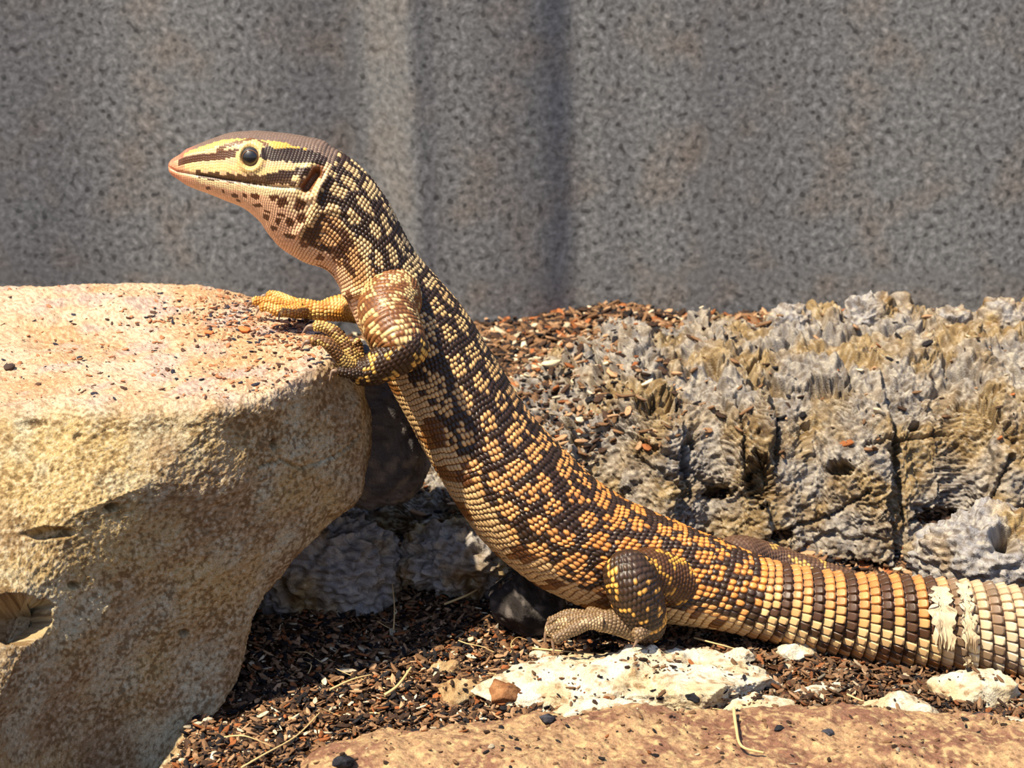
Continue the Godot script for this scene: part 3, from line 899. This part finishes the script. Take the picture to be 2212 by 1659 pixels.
func bark() -> void:
	# profile of the bark: (height, depth) from the back down to the front foot
	var prof := [[4.0, -18.0], [5.2, -15.6], [5.6, -13.0], [5.2, -10.6], [4.7, -8.7], [4.0, -7.2], [2.6, -6.2], [1.0, -5.6], [-0.5, -5.3]]
	var nu := 330
	var nv := 760
	var pts := PackedVector3Array()
	var raw := PackedVector3Array()
	var holes := [[1545, 800, 24, 17, 0.8], [1790, 842, 52, 26, 1.3], [1660, 838, 60, 14, 0.8], [1640, 1040, 34, 52, 1.1], [1556, 1064, 30, 16, 0.8], [1815, 1012, 28, 17, 0.9], [1988, 905, 12, 14, 0.6], [1745, 918, 10, 9, 0.5], [1230, 925, 12, 14, 0.7], [1240, 962, 14, 10, 0.6], [1420, 880, 42, 26, 0.6], [1500, 950, 16, 22, 0.5], [1840, 1230, 90, 20, 0.8], [1690, 1160, 30, 12, 0.7], [2040, 1120, 46, 24, 0.6], [1320, 840, 26, 22, 0.5], [2110, 860, 50, 14, 0.6], [1990, 790, 30, 12, 0.5]]
	var cracks := [[[1672, 880], [1676, 940], [1680, 1000]], [[1475, 950], [1484, 1010], [1500, 1075]], [[1590, 870], [1604, 940], [1612, 1050]], [[1930, 900], [1946, 1000], [1965, 1130]], [[2180, 990], [2150, 1060], [2135, 1100]], [[1330, 925], [1390, 960], [1470, 1000], [1560, 1060]], [[1380, 990], [1440, 1030], [1485, 1072]], [[1650, 1170], [1720, 1140], [1800, 1110], [1880, 1060]], [[1240, 940], [1300, 925], [1400, 915], [1460, 890]], [[1870, 960], [1960, 940], [2060, 930]], [[2120, 820], [2150, 900], [2190, 960]]]
	var steps := [[-9.0, 0.0], [-1.2, 0.3], [2.0, -0.1], [3.6, 0.15], [5.35, -0.2], [6.9, 0.28], [8.35, -0.12], [9.6, 0.1], [12.2, -0.45], [15.5, 0.25], [18.5, -0.1]]
	for i in nu:
		var r := row_at(prof, float(i) / (nu - 1) * (prof.size() - 1))
		for j in nv:
			var x := lerpf(-6.2, 24.0, float(j) / (nv - 1))
			var k := lerpf(0.55, 1.0, sstep(-2.0, 4.6, x)) * (1.0 + 0.10 * na.get_noise_2d(x * 5.0, 11.0)) * (1.0 + 0.05 * sstep(7.0, 15.0, x))
			var z: float = r[1] + 0.9 * na.get_noise_2d(x * 4.0, 77.0)
			raw.append(Vector3(x, r[0] * k, z))
	var cols := PackedColorArray()
	for i in nu:
		for j in nv:
			var p := raw[i * nv + j]
			var du := raw[mini(i + 2, nu - 1) * nv + j] - raw[maxi(i - 2, 0) * nv + j]
			var dv := raw[i * nv + mini(j + 2, nv - 1)] - raw[i * nv + maxi(j - 2, 0)]
			var o := du.cross(dv).normalized()
			var v := float(i) / (nu - 1)
			# plates
			var wx := p.x + 0.7 * na.get_noise_2d(p.x * 9.0, v * 90.0)
			var wv := v * 15.0 + 0.7 * na.get_noise_2d(p.x * 9.0 + 300.0, v * 90.0)
			var plate := cell.get_noise_2d(wx * 0.62, wv * 0.55)
			var gap := celd.get_noise_2d(wx * 0.62, wv * 0.55)             # near -1 at the joints
			var front := sstep(0.36, 0.56, v)
			var d := (0.20 - 0.10 * front) * plate * sstep(-0.98, -0.72, gap)
			var xs := p.x + 0.30 * na.get_noise_2d(v * 120.0, 3.0) + 0.06 * nb.get_noise_2d(v * 900.0, p.x * 4.0) + (v - 0.7) * 0.6
			var step := steps[0][1] as float
			for q in range(1, steps.size()): step += (float(steps[q][1]) - float(steps[q - 1][1])) * sstep(-0.05, 0.05, xs - float(steps[q][0]))
			d += step * front
			var joint := sstep(-0.90, -0.985, gap)
			d -= (0.40 - 0.25 * front) * joint
			# the layered bands of cork: thick layers that jut out unevenly, thin ones on top of them
			var n7 := na.get_noise_2d(p.x * 6.0, v * 60.0)
			var thick := wv * 1.9 + 1.5 * n7 + 0.25 * nb.get_noise_2d(p.x * 26.0, v * 120.0)
			var layer := floorf(thick)
			var fr := thick - layer
			var jut := na.get_noise_2d(p.x * 13.0 + layer * 131.0, layer * 57.0) + 0.5 * nb.get_noise_2d(p.x * 40.0 + layer * 77.0, layer * 31.0)
			var lip := 1.0 - pow(absf(2.0 * fr - 1.0), 5.0)
			d += (0.10 + 0.34 * jut) * lip * (1.0 - 0.62 * front)
			var saw := fposmod(thick * 3.0 + 0.3 * nb.get_noise_2d(p.x * 30.0, 7.0), 1.0)
			var strong := clampf(0.5 + 1.6 * na.get_noise_2d(p.x * 11.0, v * 70.0 + 40.0), 0.1, 1.0)
			d += (0.03 + 0.085 * front) * (pow(saw, 0.5) - 0.6) * strong
			d += 0.26 * na.get_noise_3d(p.x * 7.0, p.y * 7.0, p.z * 7.0) * (1.0 - 0.55 * front)
			d += 0.20 * (0.6 - 2.0 * absf(na.get_noise_3d(p.x * 16.0, p.y * 16.0, p.z * 16.0))) * (1.0 - 0.72 * front)
			d += 0.09 * (0.6 - 2.0 * absf(nb.get_noise_3d(p.x * 38.0, p.y * 50.0, p.z * 38.0)))
			d += 0.10 * nb.get_noise_3d(p.x * 30.0, p.y * 42.0, p.z * 30.0)
			d += 0.10 * nb.get_noise_3d(p.x * 75.0, p.y * 95.0, p.z * 75.0)
			# lumps that stand up along the top
			for h: Array in [[13.8, -14.6, 0.9, 0.7], [17.8, -14.2, 0.8, 0.6], [19.3, -14.0, 1.0, 0.6], [9.6, -13.5, 1.0, 0.5], [11.3, -14.0, 0.9, 0.5], [7.4, -11.0, 0.8, 0.4]]:
				var e: float = Vector2(p.x - h[0], p.z - h[1]).length() / h[2]
				if e < 2.5: d += h[3] * exp(-e * e) * (0.7 + 0.8 * nb.get_noise_3d(p.x * 20.0, p.y * 20.0, p.z * 20.0))
			var s := seen_at(p)
			var pit := 0.0
			for h: Array in holes:
				var e := Vector2((s.x - h[0]) / h[2], (s.y - h[1]) / h[3]).length()
				if e < 1.8:
					e += 0.45 * na.get_noise_2d(s.x * 1.3, s.y * 1.3)
					var g := sstep(1.1, 0.7, e)
					pit = maxf(pit, g)
					d -= h[4] * (1.1 if h[1] > 870.0 else 0.55) * g
			for c: Array in cracks:
				var best := 1e9
				for q in c.size() - 1:
					best = minf(best, seg_dist(s + Vector2(7.0 * na.get_noise_2d(s.y * 2.0, 5.0), 7.0 * na.get_noise_2d(s.x * 2.0, 9.0)), Vector2(c[q][0], c[q][1]), Vector2(c[q + 1][0], c[q + 1][1])).x)
				if best < 14.0:
					d -= 0.34 * exp(-pow(best / 4.0, 2.0))
			pts.append(p + o * d)
			if o.y > 0.55 and pit < 0.2: bark_top.append(p + o * d)
			# weathered grey outside, ochre where layers are broken, dark lines between layers
			var a := na.get_noise_3d(p.x * 8.0 + 70.0, p.y * 8.0, p.z * 8.0)
			var b := nb.get_noise_3d(p.x * 27.0, p.y * 27.0, p.z * 27.0)
			var grey := c8(134, 128, 124).lerp(c8(180, 172, 160), clampf(b + 0.5, 0.0, 1.0))
			var tan_ := c8(178, 154, 112).lerp(c8(142, 116, 78), clampf(b * 1.4 + 0.5, 0.0, 1.0))
			var fine := na.get_noise_3d(p.x * 80.0, p.y * 110.0, p.z * 80.0)
			var c := grey.lerp(tan_, clampf(0.30 + a * 1.8 + 0.22 * front + 0.6 * pit, 0.0, 1.0))
			c = c.lerp(c8(104, 86, 64), clampf(fine * 2.2 - 0.15, 0.0, 0.6)).lerp(c8(222, 210, 186), clampf(-fine * 2.2 - 0.35, 0.0, 0.5))
			if saw < 0.22: c = c.lerp(c8(78, 60, 42), 0.8 * front * strong)
			cols.append(c)
	var mb := MB.new()
	mb.grid(pts, cols, nu, nv, false)
	var m := skin(0.9, coarse_normal, 0.7, 45.0, grain_albedo, 0.25)
	var ob := put(mb, "cork_bark", Vector3(9.0, 0.0, -6.0), m)
	tag(ob, "long weathered slab of cork bark with layered plates, lying before the grey wall", "bark")
	print("bark ", Time.get_ticks_msec())

func bark_piece(label: String, c: Vector3, r: Vector3, turn: float, hole: Array, grey: float) -> void:
	var mb := MB.new()
	var nu := 120
	var nv := 200
	var pts := PackedVector3Array()
	var cols := PackedColorArray()
	var bs := Basis(Vector3.UP, turn)
	for i in nu:
		var a := PI * (float(i) / (nu - 1)) - PI * 0.5
		for j in nv:
			var b := TAU * j / nv
			var o := Vector3(cos(a) * cos(b), sin(a), cos(a) * sin(b))
			var q := bs * (o * r) + c
			var d := 0.40 * na.get_noise_3d(q.x * 8.0, q.y * 8.0, q.z * 8.0) + 0.24 * (1.0 - 2.0 * absf(na.get_noise_3d(q.x * 17.0, q.y * 17.0, q.z * 17.0)))
			d += 0.10 * nb.get_noise_3d(q.x * 30.0, q.y * 30.0, q.z * 30.0)
			var band := q.y * 5.0 + 1.2 * na.get_noise_3d(q.x * 9.0, q.y * 9.0, q.z * 9.0)
			var saw := absf(fposmod(band, 1.0) * 2.0 - 1.0)
			d += 0.10 * (saw - 0.5) * clampf(0.4 + 2.0 * na.get_noise_3d(q.x * 14.0, q.y * 14.0, q.z * 14.0 + 60.0), 0.0, 1.0)
			d += 0.20 * (0.6 - 2.0 * absf(nb.get_noise_3d(q.x * 26.0, q.y * 30.0, q.z * 26.0))) + 0.08 * na.get_noise_3d(q.x * 70.0, q.y * 70.0, q.z * 70.0)
			var pit := 0.0
			if hole:
				var e := (q - (hole[0] as Vector3)).length() / float(hole[1])
				pit = sstep(1.1, 0.6, e)
				d -= pit * float(hole[2])
			pts.append(q + bs * o * d)
			var k := na.get_noise_3d(q.x * 11.0 + 30.0, q.y * 11.0, q.z * 11.0)
			var n := nb.get_noise_3d(q.x * 32.0, q.y * 32.0, q.z * 32.0)
			var gr := c8(160, 158, 160).lerp(c8(192, 186, 178), clampf(n + 0.5, 0.0, 1.0))
			var tn := c8(186, 160, 112).lerp(c8(140, 110, 72), clampf(n * 1.5 + 0.5, 0.0, 1.0))
			var col := gr.lerp(tn, clampf(0.5 + 2.0 * k - grey, 0.0, 1.0))
			if saw < 0.2: col = col.lerp(c8(86, 70, 52), 0.35)
			var fine := na.get_noise_3d(q.x * 80.0, q.y * 110.0, q.z * 80.0)
			col = col.lerp(c8(104, 86, 64), clampf(fine * 2.2 - 0.15, 0.0, 0.6)).lerp(c8(222, 210, 186), clampf(-fine * 2.2 - 0.35, 0.0, 0.5))
			cols.append(col)
	mb.grid(pts, cols, nu, nv, true, true)
	var ob := put(mb, "cork_piece", c, skin(0.9, coarse_normal, 0.7, 45.0, grain_albedo, 0.25))
	tag(ob, label, "bark")

func fibre(label: String, pts: Array, r: float, col: Color, group: String, m: Material) -> void:
	var mb := MB.new()
	var path := []
	for i in pts.size():
		path.append([pts[i], r * (1.0 - 0.5 * float(i) / pts.size())])
	smooth_tube(mb, path, 6, 5, col, Color(col.r * 0.9, col.g * 0.85, col.b * 0.8))
	var o := put(mb, "dry_fibre", pts[0], m)
	tag(o, label, "fibre", group)

# ---------------------------------------------------------------- the scene
func _ready() -> void:
	# camera
	var cam := Camera3D.new()
	cam.name = "camera"
	add_child(cam)
	cam.position = EYE * K
	cam.rotation_degrees = Vector3(-PITCH, 0, 0)
	var att := CameraAttributesPhysical.new()
	att.frustum_focal_length = 35.0
	att.frustum_focus_distance = 0.535
	att.exposure_aperture = 17.0
	cam.attributes = att
	cam.fov = rad_to_deg(2.0 * atan(829.5 / FOCAL))
	cam.near = 0.02
	cam.far = 10.0
	cam.current = true
	# sky, sun, exposure
	var env := Environment.new()
	env.background_mode = Environment.BG_SKY
	var sky := Sky.new()
	var sm := ProceduralSkyMaterial.new()
	sm.sky_top_color = Color(0.52, 0.62, 0.80)
	sm.sky_horizon_color = Color(0.80, 0.79, 0.77)
	sm.ground_bottom_color = Color(0.28, 0.23, 0.18)
	sm.ground_horizon_color = Color(0.40, 0.36, 0.32)
	sm.sky_energy_multiplier = 1.15
	sky.sky_material = sm
	env.sky = sky
	env.tonemap_mode = Environment.TONE_MAPPER_LINEAR
	env.tonemap_exposure = 1.0
	env.sdfgi_enabled = true
	env.ssao_enabled = true
	env.ssil_enabled = true
	var we := WorldEnvironment.new()
	we.name = "environment"
	we.environment = env
	add_child(we)
	var sun := DirectionalLight3D.new()
	sun.name = "sun"
	sun.light_color = Color(1.0, 0.94, 0.84)
	sun.light_energy = 3.0
	sun.light_angular_distance = 1.0
	sun.shadow_enabled = true
	add_child(sun)
	sun.look_at_from_position(Vector3(-0.42, 0.86, 0.30), Vector3.ZERO)

	# noises and shared textures
	rng.seed = 7
	na.seed = 3; na.frequency = 0.05; na.fractal_octaves = 3; na.noise_type = FastNoiseLite.TYPE_SIMPLEX_SMOOTH
	nb.seed = 21; nb.frequency = 0.05; nb.fractal_octaves = 3; nb.noise_type = FastNoiseLite.TYPE_SIMPLEX_SMOOTH
	cell.seed = 5; cell.frequency = 0.5; cell.noise_type = FastNoiseLite.TYPE_CELLULAR; cell.cellular_return_type = FastNoiseLite.RETURN_CELL_VALUE; cell.fractal_type = FastNoiseLite.FRACTAL_NONE
	celd.seed = 5; celd.frequency = 0.5; celd.noise_type = FastNoiseLite.TYPE_CELLULAR; celd.cellular_return_type = FastNoiseLite.RETURN_DISTANCE2_SUB; celd.fractal_type = FastNoiseLite.FRACTAL_NONE
	grain_albedo = noise_tex(0.09, 4, false, 0, 0.62, 11)
	grain_normal = noise_tex(0.06, 4, true, 5.0, 0, 12)
	coarse_normal = noise_tex(0.05, 4, true, 7.0, 0, 13)

	wall()
	ground()
	slab()
	bark()
	stones()
	lizard()
	litter()
	print("done ", Time.get_ticks_msec())

func wall() -> void:
	# speckled grey sheet with upright folds
	var n := 1024
	var f1 := FastNoiseLite.new(); f1.seed = 31; f1.frequency = 0.045; f1.fractal_octaves = 2; f1.noise_type = FastNoiseLite.TYPE_SIMPLEX_SMOOTH
	var f2 := FastNoiseLite.new(); f2.seed = 32; f2.frequency = 0.035; f2.fractal_octaves = 1; f2.noise_type = FastNoiseLite.TYPE_SIMPLEX_SMOOTH
	var f3 := FastNoiseLite.new(); f3.seed = 33; f3.frequency = 0.004; f3.fractal_octaves = 3; f3.noise_type = FastNoiseLite.TYPE_SIMPLEX_SMOOTH
	var i1 := f1.get_seamless_image(n, n).get_data()
	var i2 := f2.get_seamless_image(n, n).get_data()
	var i3 := f3.get_seamless_image(n, n).get_data()
	var out := PackedByteArray()
	out.resize(n * n * 3)
	for i in n * n:
		var a := i1[i] / 255.0
		var b := i2[i] / 255.0
		var c := i3[i] / 255.0
		var v := 0.41 + 0.22 * (a - 0.5)
		if b > 0.74: v -= 0.13 * minf(1.0, (b - 0.74) * 8.0)
		if b < 0.30: v += 0.08 * minf(1.0, (0.30 - b) * 6.0)
		v = clampf(v, 0.08, 0.85)
		var warm := clampf((c - 0.45) * 2.0, 0.0, 1.0)
		out[i * 3] = int(255.0 * v * lerpf(0.99, 1.04, warm))
		out[i * 3 + 1] = int(255.0 * v * lerpf(1.0, 0.98, warm))
		out[i * 3 + 2] = int(255.0 * v * lerpf(1.01, 0.93, warm))
	var tex := ImageTexture.create_from_image(Image.create_from_data(n, n, false, Image.FORMAT_RGB8, out))
	var m := StandardMaterial3D.new()
	m.albedo_texture = tex
	m.roughness = 0.62
	m.metallic_specular = 0.4
	m.uv1_triplanar = true
	m.uv1_world_triplanar = true
	m.uv1_scale = Vector3.ONE * 7.5
	var mb := MB.new()
	var nx := 420
	var prof := [[-2.0, 0.0], [30.0, 0.0], [30.0, -2.5], [-2.0, -2.5]]
	var pts := PackedVector3Array()
	var cols := PackedColorArray()
	var ys := [[-2.0, 0.0], [8.0, 0.0], [16.0, 0.0], [30.0, 0.0], [30.0, -2.5], [-2.0, -2.5], [-2.0, 0.0]]
	for j in nx:
		var x := lerpf(-46.0, 46.0, float(j) / (nx - 1))
		var f := 1.2 * sstep(-5.6, -3.6, x) * sstep(5.0, -2.0, x) + 0.2 * sstep(2.1, 6.0, x)
		f += 0.22 * exp(-pow((x + 3.9) / 0.7, 2.0))
		f -= 0.28 * exp(-pow((x - 2.15) / 0.8, 2.0))
		f += 0.35 * sin(x * 0.55 + 0.6) * sstep(-4.0, -7.0, x) + 0.25 * sin(x * 0.42) * sstep(4.0, 8.0, x)
		for y: Array in ys:
			pts.append(Vector3(x + 0.25 * sin(y[0] * 0.2), y[0], -20.0 + f + y[1]))
			cols.append(Color.WHITE)
	mb.grid(pts, cols, nx, ys.size(), false)
	var o := put(mb, "wall_back", Vector3(0, 0, -20.0), m)
	tag(o, "speckled grey backdrop wall with soft upright folds", "", "", "structure")

func stones() -> void:
	var pale := skin(0.85, grain_normal, 0.7, 40.0, grain_albedo, 0.3)
	# flat brown stone along the bottom edge
	var fp := PackedVector3Array()
	var fc := PackedColorArray()
	var paint_flat := stained(c8(186, 150, 112), c8(146, 106, 84), c8(214, 184, 132), c8(98, 68, 48), 9.0, 60.0, 130.0)
	for i in 170:
		for j in 460:
			var x := lerpf(-6.6, 16.4, j / 459.0)
			var z := lerpf(5.2, 14.6, i / 169.0)
			var e := pow(absf(x - 4.9 + 0.05 * (z - 10.0)) / 10.9, 3.2) + pow(absf(z - 10.0 + 0.04 * x) / 4.3, 3.2) + 0.16 * na.get_noise_2d(x * 9.0, z * 9.0)
			var y := 1.15 * sqrt(maxf(0.0, 1.0 - e * e)) - 0.3 + 0.30 * na.get_noise_2d(x * 4.0, z * 4.0) + 0.10 * na.get_noise_2d(x * 20.0, z * 20.0) + 0.05 * nb.get_noise_2d(x * 60.0, z * 60.0) + 0.025 * nb.get_noise_2d(x * 140.0, z * 140.0)
			if e >= 1.0: y = -0.6
			var q := Vector3(x, y, z)
			fp.append(q)
			fc.append(paint_flat.call(q, Vector3.UP))
			if e < 0.9: stone_top.append(q)
	var fmb := MB.new()
	fmb.grid(fp, fc, 170, 460, false)
	var o := put(fmb, "flat_stone", Vector3(4.9, 0.0, 10.0), pale)
	tag(o, "flat brown stone in front, running along the bottom edge", "stone")
	# pale limestone before the hind foot
	var lime := stained(c8(238, 226, 196), c8(216, 196, 156), c8(246, 238, 214), c8(156, 120, 80), 8.0, 18.0, 60.0)
	chunk("limestone", "pale cream limestone chunk in front of the lizard's hind foot", Vector3(3.6, 0.05, 3.6), Vector3(4.6, 0.95, 2.1), 4, [[7.0, 0.36], [18.0, 0.16], [44.0, 0.09], [90.0, 0.05]], lime, pale, 150, 330, 0.06)
	var tan_s := stained(c8(206, 174, 126), c8(178, 144, 102), c8(226, 204, 160), c8(128, 92, 58), 9.0, 20.0, 60.0)
	var rust := stained(c8(150, 100, 62), c8(120, 80, 54), c8(190, 140, 96), c8(84, 56, 40), 9.0, 20.0, 60.0)
	for s: Array in [
		[1726, 1408, 0.15, Vector3(0.62, 0.34, 0.4), "small pale stone on the black litter beneath the tail base", 0],
		[1590, 1420, 0.30, Vector3(0.55, 0.30, 0.35), "small cream stone touching the right shoulder of the limestone", 0],
		[1930, 1552, 0.05, Vector3(1.5, 0.50, 0.7), "low tan stone half buried between limestone and tail", 0],
		[2110, 1492, 0.05, Vector3(1.3, 0.60, 0.8), "pale stone beside the tail at the right edge", 0],
		[1780, 1492, 0.02, Vector3(0.9, 0.28, 0.4), "flat whitish stone flake in the black litter", 0],
		[2170, 1578, 0.02, Vector3(1.0, 0.35, 0.5), "cream stone at the lower right behind the flat stone", 0],
		[1165, 1418, 0.10, Vector3(0.35, 0.22, 0.25), "tiny white pebble beneath the hind toes", 0],
		[1020, 1492, 0.02, Vector3(1.1, 0.36, 0.5), "tan stone wedge at the left end of the limestone", 1],
		[1100, 1506, 0.12, Vector3(0.75, 0.40, 0.45), "rusty brown stone on the back edge of the flat stone", 2],
		[1290, 1540, 0.30, Vector3(1.5, 0.34, 0.5), "long pale stone strip between limestone and flat stone", 0],
		[1640, 1535, 0.20, Vector3(1.1, 0.40, 0.5), "cream stone behind the straw on the flat stone", 0],
		[965, 1445, 0.05, Vector3(0.5, 0.3, 0.3), "ochre stone in the shade left of the limestone", 1]]:
		chunk("small_stone", s[4], G(s[0], s[1], s[2]), s[3], int(s[0]), [[9.0, 0.14], [26.0, 0.09], [70.0, 0.04]], [lime, tan_s, rust][s[5]], pale, 50, 90, 0.2)
	for s: Array in [[1684, 1578, 0.13, "round black pebble on the flat stone"], [1790, 1590, 0.17, "flattish black pebble lying right of the round one on the flat stone"], [1183, 1556, 0.16, "grey-black pebble on the left part of the flat stone"], [745, 1650, 0.22, "black stone lying on the flat stone's lower left corner"], [2120, 1552, 0.2, "shiny black stone beside the cream stone at lower right"], [1155, 1470, 0.16, "black crumb on the left end of the limestone"], [1500, 1508, 0.18, "black crumb at the front foot of the limestone"]]:
		chunk("pebble", s[3], G(s[0], s[1], 0.75 if s[1] > 1540 and s[0] < 2000 else 0.45) + Vector3(0, 0.05, 0), Vector3(1.3, 0.8, 1.0) * s[2], int(s[0]), [[30.0, 0.03]], stained(c8(44, 44, 50), c8(30, 30, 34), c8(80, 80, 88), c8(20, 20, 20), 20.0, 40.0, 80.0), pale, 24, 36)
	# dark block under the belly
	chunk("dark_stone", "dark square stone in the shade under the lizard's belly", P(1150, 1295, -0.6), Vector3(1.3, 1.4, 1.3), 9, [[8.0, 0.12], [24.0, 0.10], [60.0, 0.05]], stained(c8(74, 68, 66), c8(48, 44, 42), c8(120, 112, 106), c8(30, 28, 28), 10.0, 30.0, 70.0), pale, 70, 110)
	bark_piece("grey cork fragment with a round hole, right edge behind the tail", P(2150, 1215, -2.2), Vector3(2.4, 1.5, 1.3), -0.1, [P(2172, 1163, -1.0), 0.55, 1.3], 0.35)
	for k: Array in [[1880, 684, "rounded grey cork knob standing highest on the bark before the wall", 0.8, 0.3], [2065, 702, "cup-shaped grey cork knob on the bark toward the right edge", 0.75, 0.4], [2175, 700, "broken cork knob at the far right on top of the bark", 0.9, 0.2], [1715, 706, "low crusty cork knob left of the highest one", 0.85, 0.1], [1560, 735, "pale cork crumb block on the back of the bark behind the lizard's hips", 0.7, 0.2]]:
		bark_piece(k[2], P(k[0], k[1] + 12, -13.6), Vector3(k[3], float(k[3]) * 0.8, k[3]), 0.3, [], k[4])
	bark_piece("shaded bluish cork fragment under the overhanging slab", P(690, 1225, -2.6), Vector3(2.3, 1.7, 1.3), 0.1, [], 0.5)
	bark_piece("crusty pale bark chunk lying between slab and belly", P(1000, 1215, -2.9), Vector3(1.9, 0.95, 1.0), 0.05, [], 0.0)

func litter() -> void:
	var m := skin(0.9, null, 0, 1, null, 0.25)
	var list := []
	for i in 90000:
		var z := rng.randf_range(-19.6, 10.5)
		var half := 15.5 + (2.0 - z) * 0.20
		var x := rng.randf_range(-half, half)
		if x < -4.6 and z < 5.0 and x < -8.0: continue
		if z > 6.4 and x > -4.6: continue
		var y := ground_height(x, z)
		var big := 0.0010 if z > -4.0 else 0.0017
		var sz := big * (0.45 + 1.2 * pow(rng.randf(), 2.2))
		var c := litter_color()
		if z > 1.0 and x > 3.0: c = c.lerp(litter_color() * 0.6, 0.4)
		list.append([Vector3(x, y + rng.randf_range(-0.05, 0.08), z), sz, c, 0.7])
	scatter("bark_litter", "crumbled brown bark litter covering the ground", list, 5, m)
	print("litter ", Time.get_ticks_msec())
	# crumbs on top of the slab
	var dust := []
	for i in 9000:
		var g := slab_top[rng.randi() % slab_top.size()]
		var q := seen_at(g)
		var dense := exp(-pow((q.x - 430.0) / 150.0, 2.0) - pow((q.y - 678.0) / 34.0, 2.0)) + 0.12 + 0.3 * exp(-pow((q.x - 640.0) / 120.0, 2.0) - pow((q.y - 720.0) / 30.0, 2.0))
		if q.x < -40.0 or rng.randf() > dense * 0.75: continue
		var k := rng.randf()
		dust.append([g + Vector3(rng.randf_range(-0.04, 0.04), 0.015, rng.randf_range(-0.06, 0.06)), 0.0006 * (0.4 + 1.4 * pow(rng.randf(), 2.5)), c8(158, 108, 76) if k < 0.5 else (c8(84, 62, 52) if k < 0.8 else c8(48, 48, 58)), 0.4])
	scatter("bark_crumbs", "fine brown crumbs strewn over the top of the slab", dust, 4, m)
	for w: Array in [[528, 718, 0.24, c8(196, 112, 58), "bright orange wood chip on the slab before the forefeet"], [452, 722, 0.17, c8(186, 110, 62), "smaller orange wood chip left of the bright one on the slab"], [172, 775, 0.11, c8(40, 42, 54), "black crumb alone on the left of the slab top"], [20, 798, 0.24, c8(60, 42, 34), "dark bark crumb at the left edge of the slab top"], [362, 802, 0.13, c8(74, 52, 40), "long dark bark sliver in the middle of the slab top"], [1190, 792, 0.36, c8(216, 198, 160), "cream bark chip in the litter behind the lizard's back"]]:
		var g := G(w[0], w[1], 8.8)
		if w[0] < 800:
			var best := 1e9
			for q in slab_top:
				var dd := seen_at(q).distance_to(Vector2(w[0], w[1]))
				if dd < best: best = dd; g = q
		else: g = P(w[0], w[1], -11.0)
		var mc := MeshInstance3D.new()
		mc.mesh = chip_mesh(int(w[0]) % 4)
		var cmat := StandardMaterial3D.new()
		cmat.albedo_color = (w[3] as Color).linear_to_srgb()
		cmat.roughness = 0.9
		mc.material_override = cmat
		mc.name = numbered("wood_chip")
		add_child(mc, true)
		mc.position = (g + Vector3(0, float(w[2]) * 0.25, 0)) * K
		mc.scale = Vector3.ONE * float(w[2])
		mc.rotation.y = w[0] * 0.7
		tag(mc, w[4], "chip")
	var bits := []
	for i in 2200:
		var g := stone_top[rng.randi() % stone_top.size()]
		if na.get_noise_2d(g.x * 9.0, g.z * 9.0) < 0.02 and rng.randf() < 0.8: continue
		bits.append([g + Vector3(0, 0.015, 0), 0.0007 * (0.4 + 1.3 * pow(rng.randf(), 2.5)), litter_color() * 0.75, 0.5])
	scatter("stone_crumbs", "dark crumbs strewn over the pale and brown front stones", bits, 4, m)
	var top := []
	for i in 9000:
		var g := bark_top[rng.randi() % bark_top.size()]
		var q := seen_at(g)
		if rng.randf() > 0.07 + exp(-pow((q.x - 1180.0) / 180.0, 2.0)): continue
		top.append([g + Vector3(0, 0.04, 0), 0.0014 * (0.4 + 1.3 * pow(rng.randf(), 2.2)), litter_color(), 0.7])
	scatter("bark_dust", "brown crumbs caught on top of the cork bark", top, 4, m)
	var fm := skin(0.7, null, 0, 1)
	var straw := c8(206, 176, 122)
	var on := func(px: float, py: float, y: float) -> Vector3: return G(px, py, y)
	for f: Array in [
		["pale straw bent over the flat stone near the bottom edge", [[1585, 1530, 0.92], [1590, 1570, 0.98], [1602, 1612, 0.98], [1650, 1626, 0.96]], 0.05],
		["long dry grass stalk lying left of the limestone", [[712, 1490, 0.25], [760, 1468, 0.35], [800, 1458, 0.3]], 0.035],
		["short thick dry stem in the litter under the belly", [[830, 1502, 0.2], [860, 1480, 0.35], [888, 1442, 0.5]], 0.05],
		["thin forked root fibre at the bottom left of the litter", [[520, 1659, 0.2], [570, 1630, 0.3], [640, 1590, 0.3], [690, 1540, 0.3]], 0.03],
		["curly pale root hair at the foot of the slab", [[485, 1592, 0.4], [530, 1590, 0.6], [585, 1612, 0.3]], 0.025],
		["slim straw in front of the crusty bark chunk", [[960, 1305, 0.3], [1010, 1285, 0.6], [1050, 1262, 0.5]], 0.04],
		["wavy root hair climbing beside the dark block", [[850, 1360, 0.1], [852, 1310, 0.5], [846, 1250, 0.9]], 0.025],
		["thin root under the hind foot", [[1150, 1400, 0.3], [1230, 1408, 0.35], [1300, 1412, 0.3]], 0.03],
		["stray fibre on the litter below the tail", [[1500, 1378, 0.35], [1545, 1390, 0.4], [1590, 1402, 0.3]], 0.03],
		["dry stalk on the litter right of the limestone", [[1830, 1500, 0.3], [1890, 1522, 0.35], [1950, 1512, 0.3]], 0.03]]:
		var pts := []
		for p: Array in f[1]: pts.append(G(p[0], p[1], p[2]))
		fibre(f[0], pts, f[2], straw, "dry fibres in the litter", fm)
	for i in 26:
		var x := rng.randf_range(-6.0, 12.0)
		var z := rng.randf_range(-1.5, 5.6)
		if i > 16:
			x = rng.randf_range(-1.0, 6.0); z = rng.randf_range(-16.0, -11.0)
		var a := rng.randf() * TAU
		var pts := []
		for k in 5:
			pts.append(Vector3(x, ground_height(x, z) + 0.10 + 0.16 * sin(k * 1.1 + a), z))
			a += rng.randf_range(-0.8, 0.8)
			x += cos(a) * 0.4; z += sin(a) * 0.4
		fibre("short curly root hair lying loose among the brown litter", pts, 0.02, straw, "root hairs in the litter", fm)
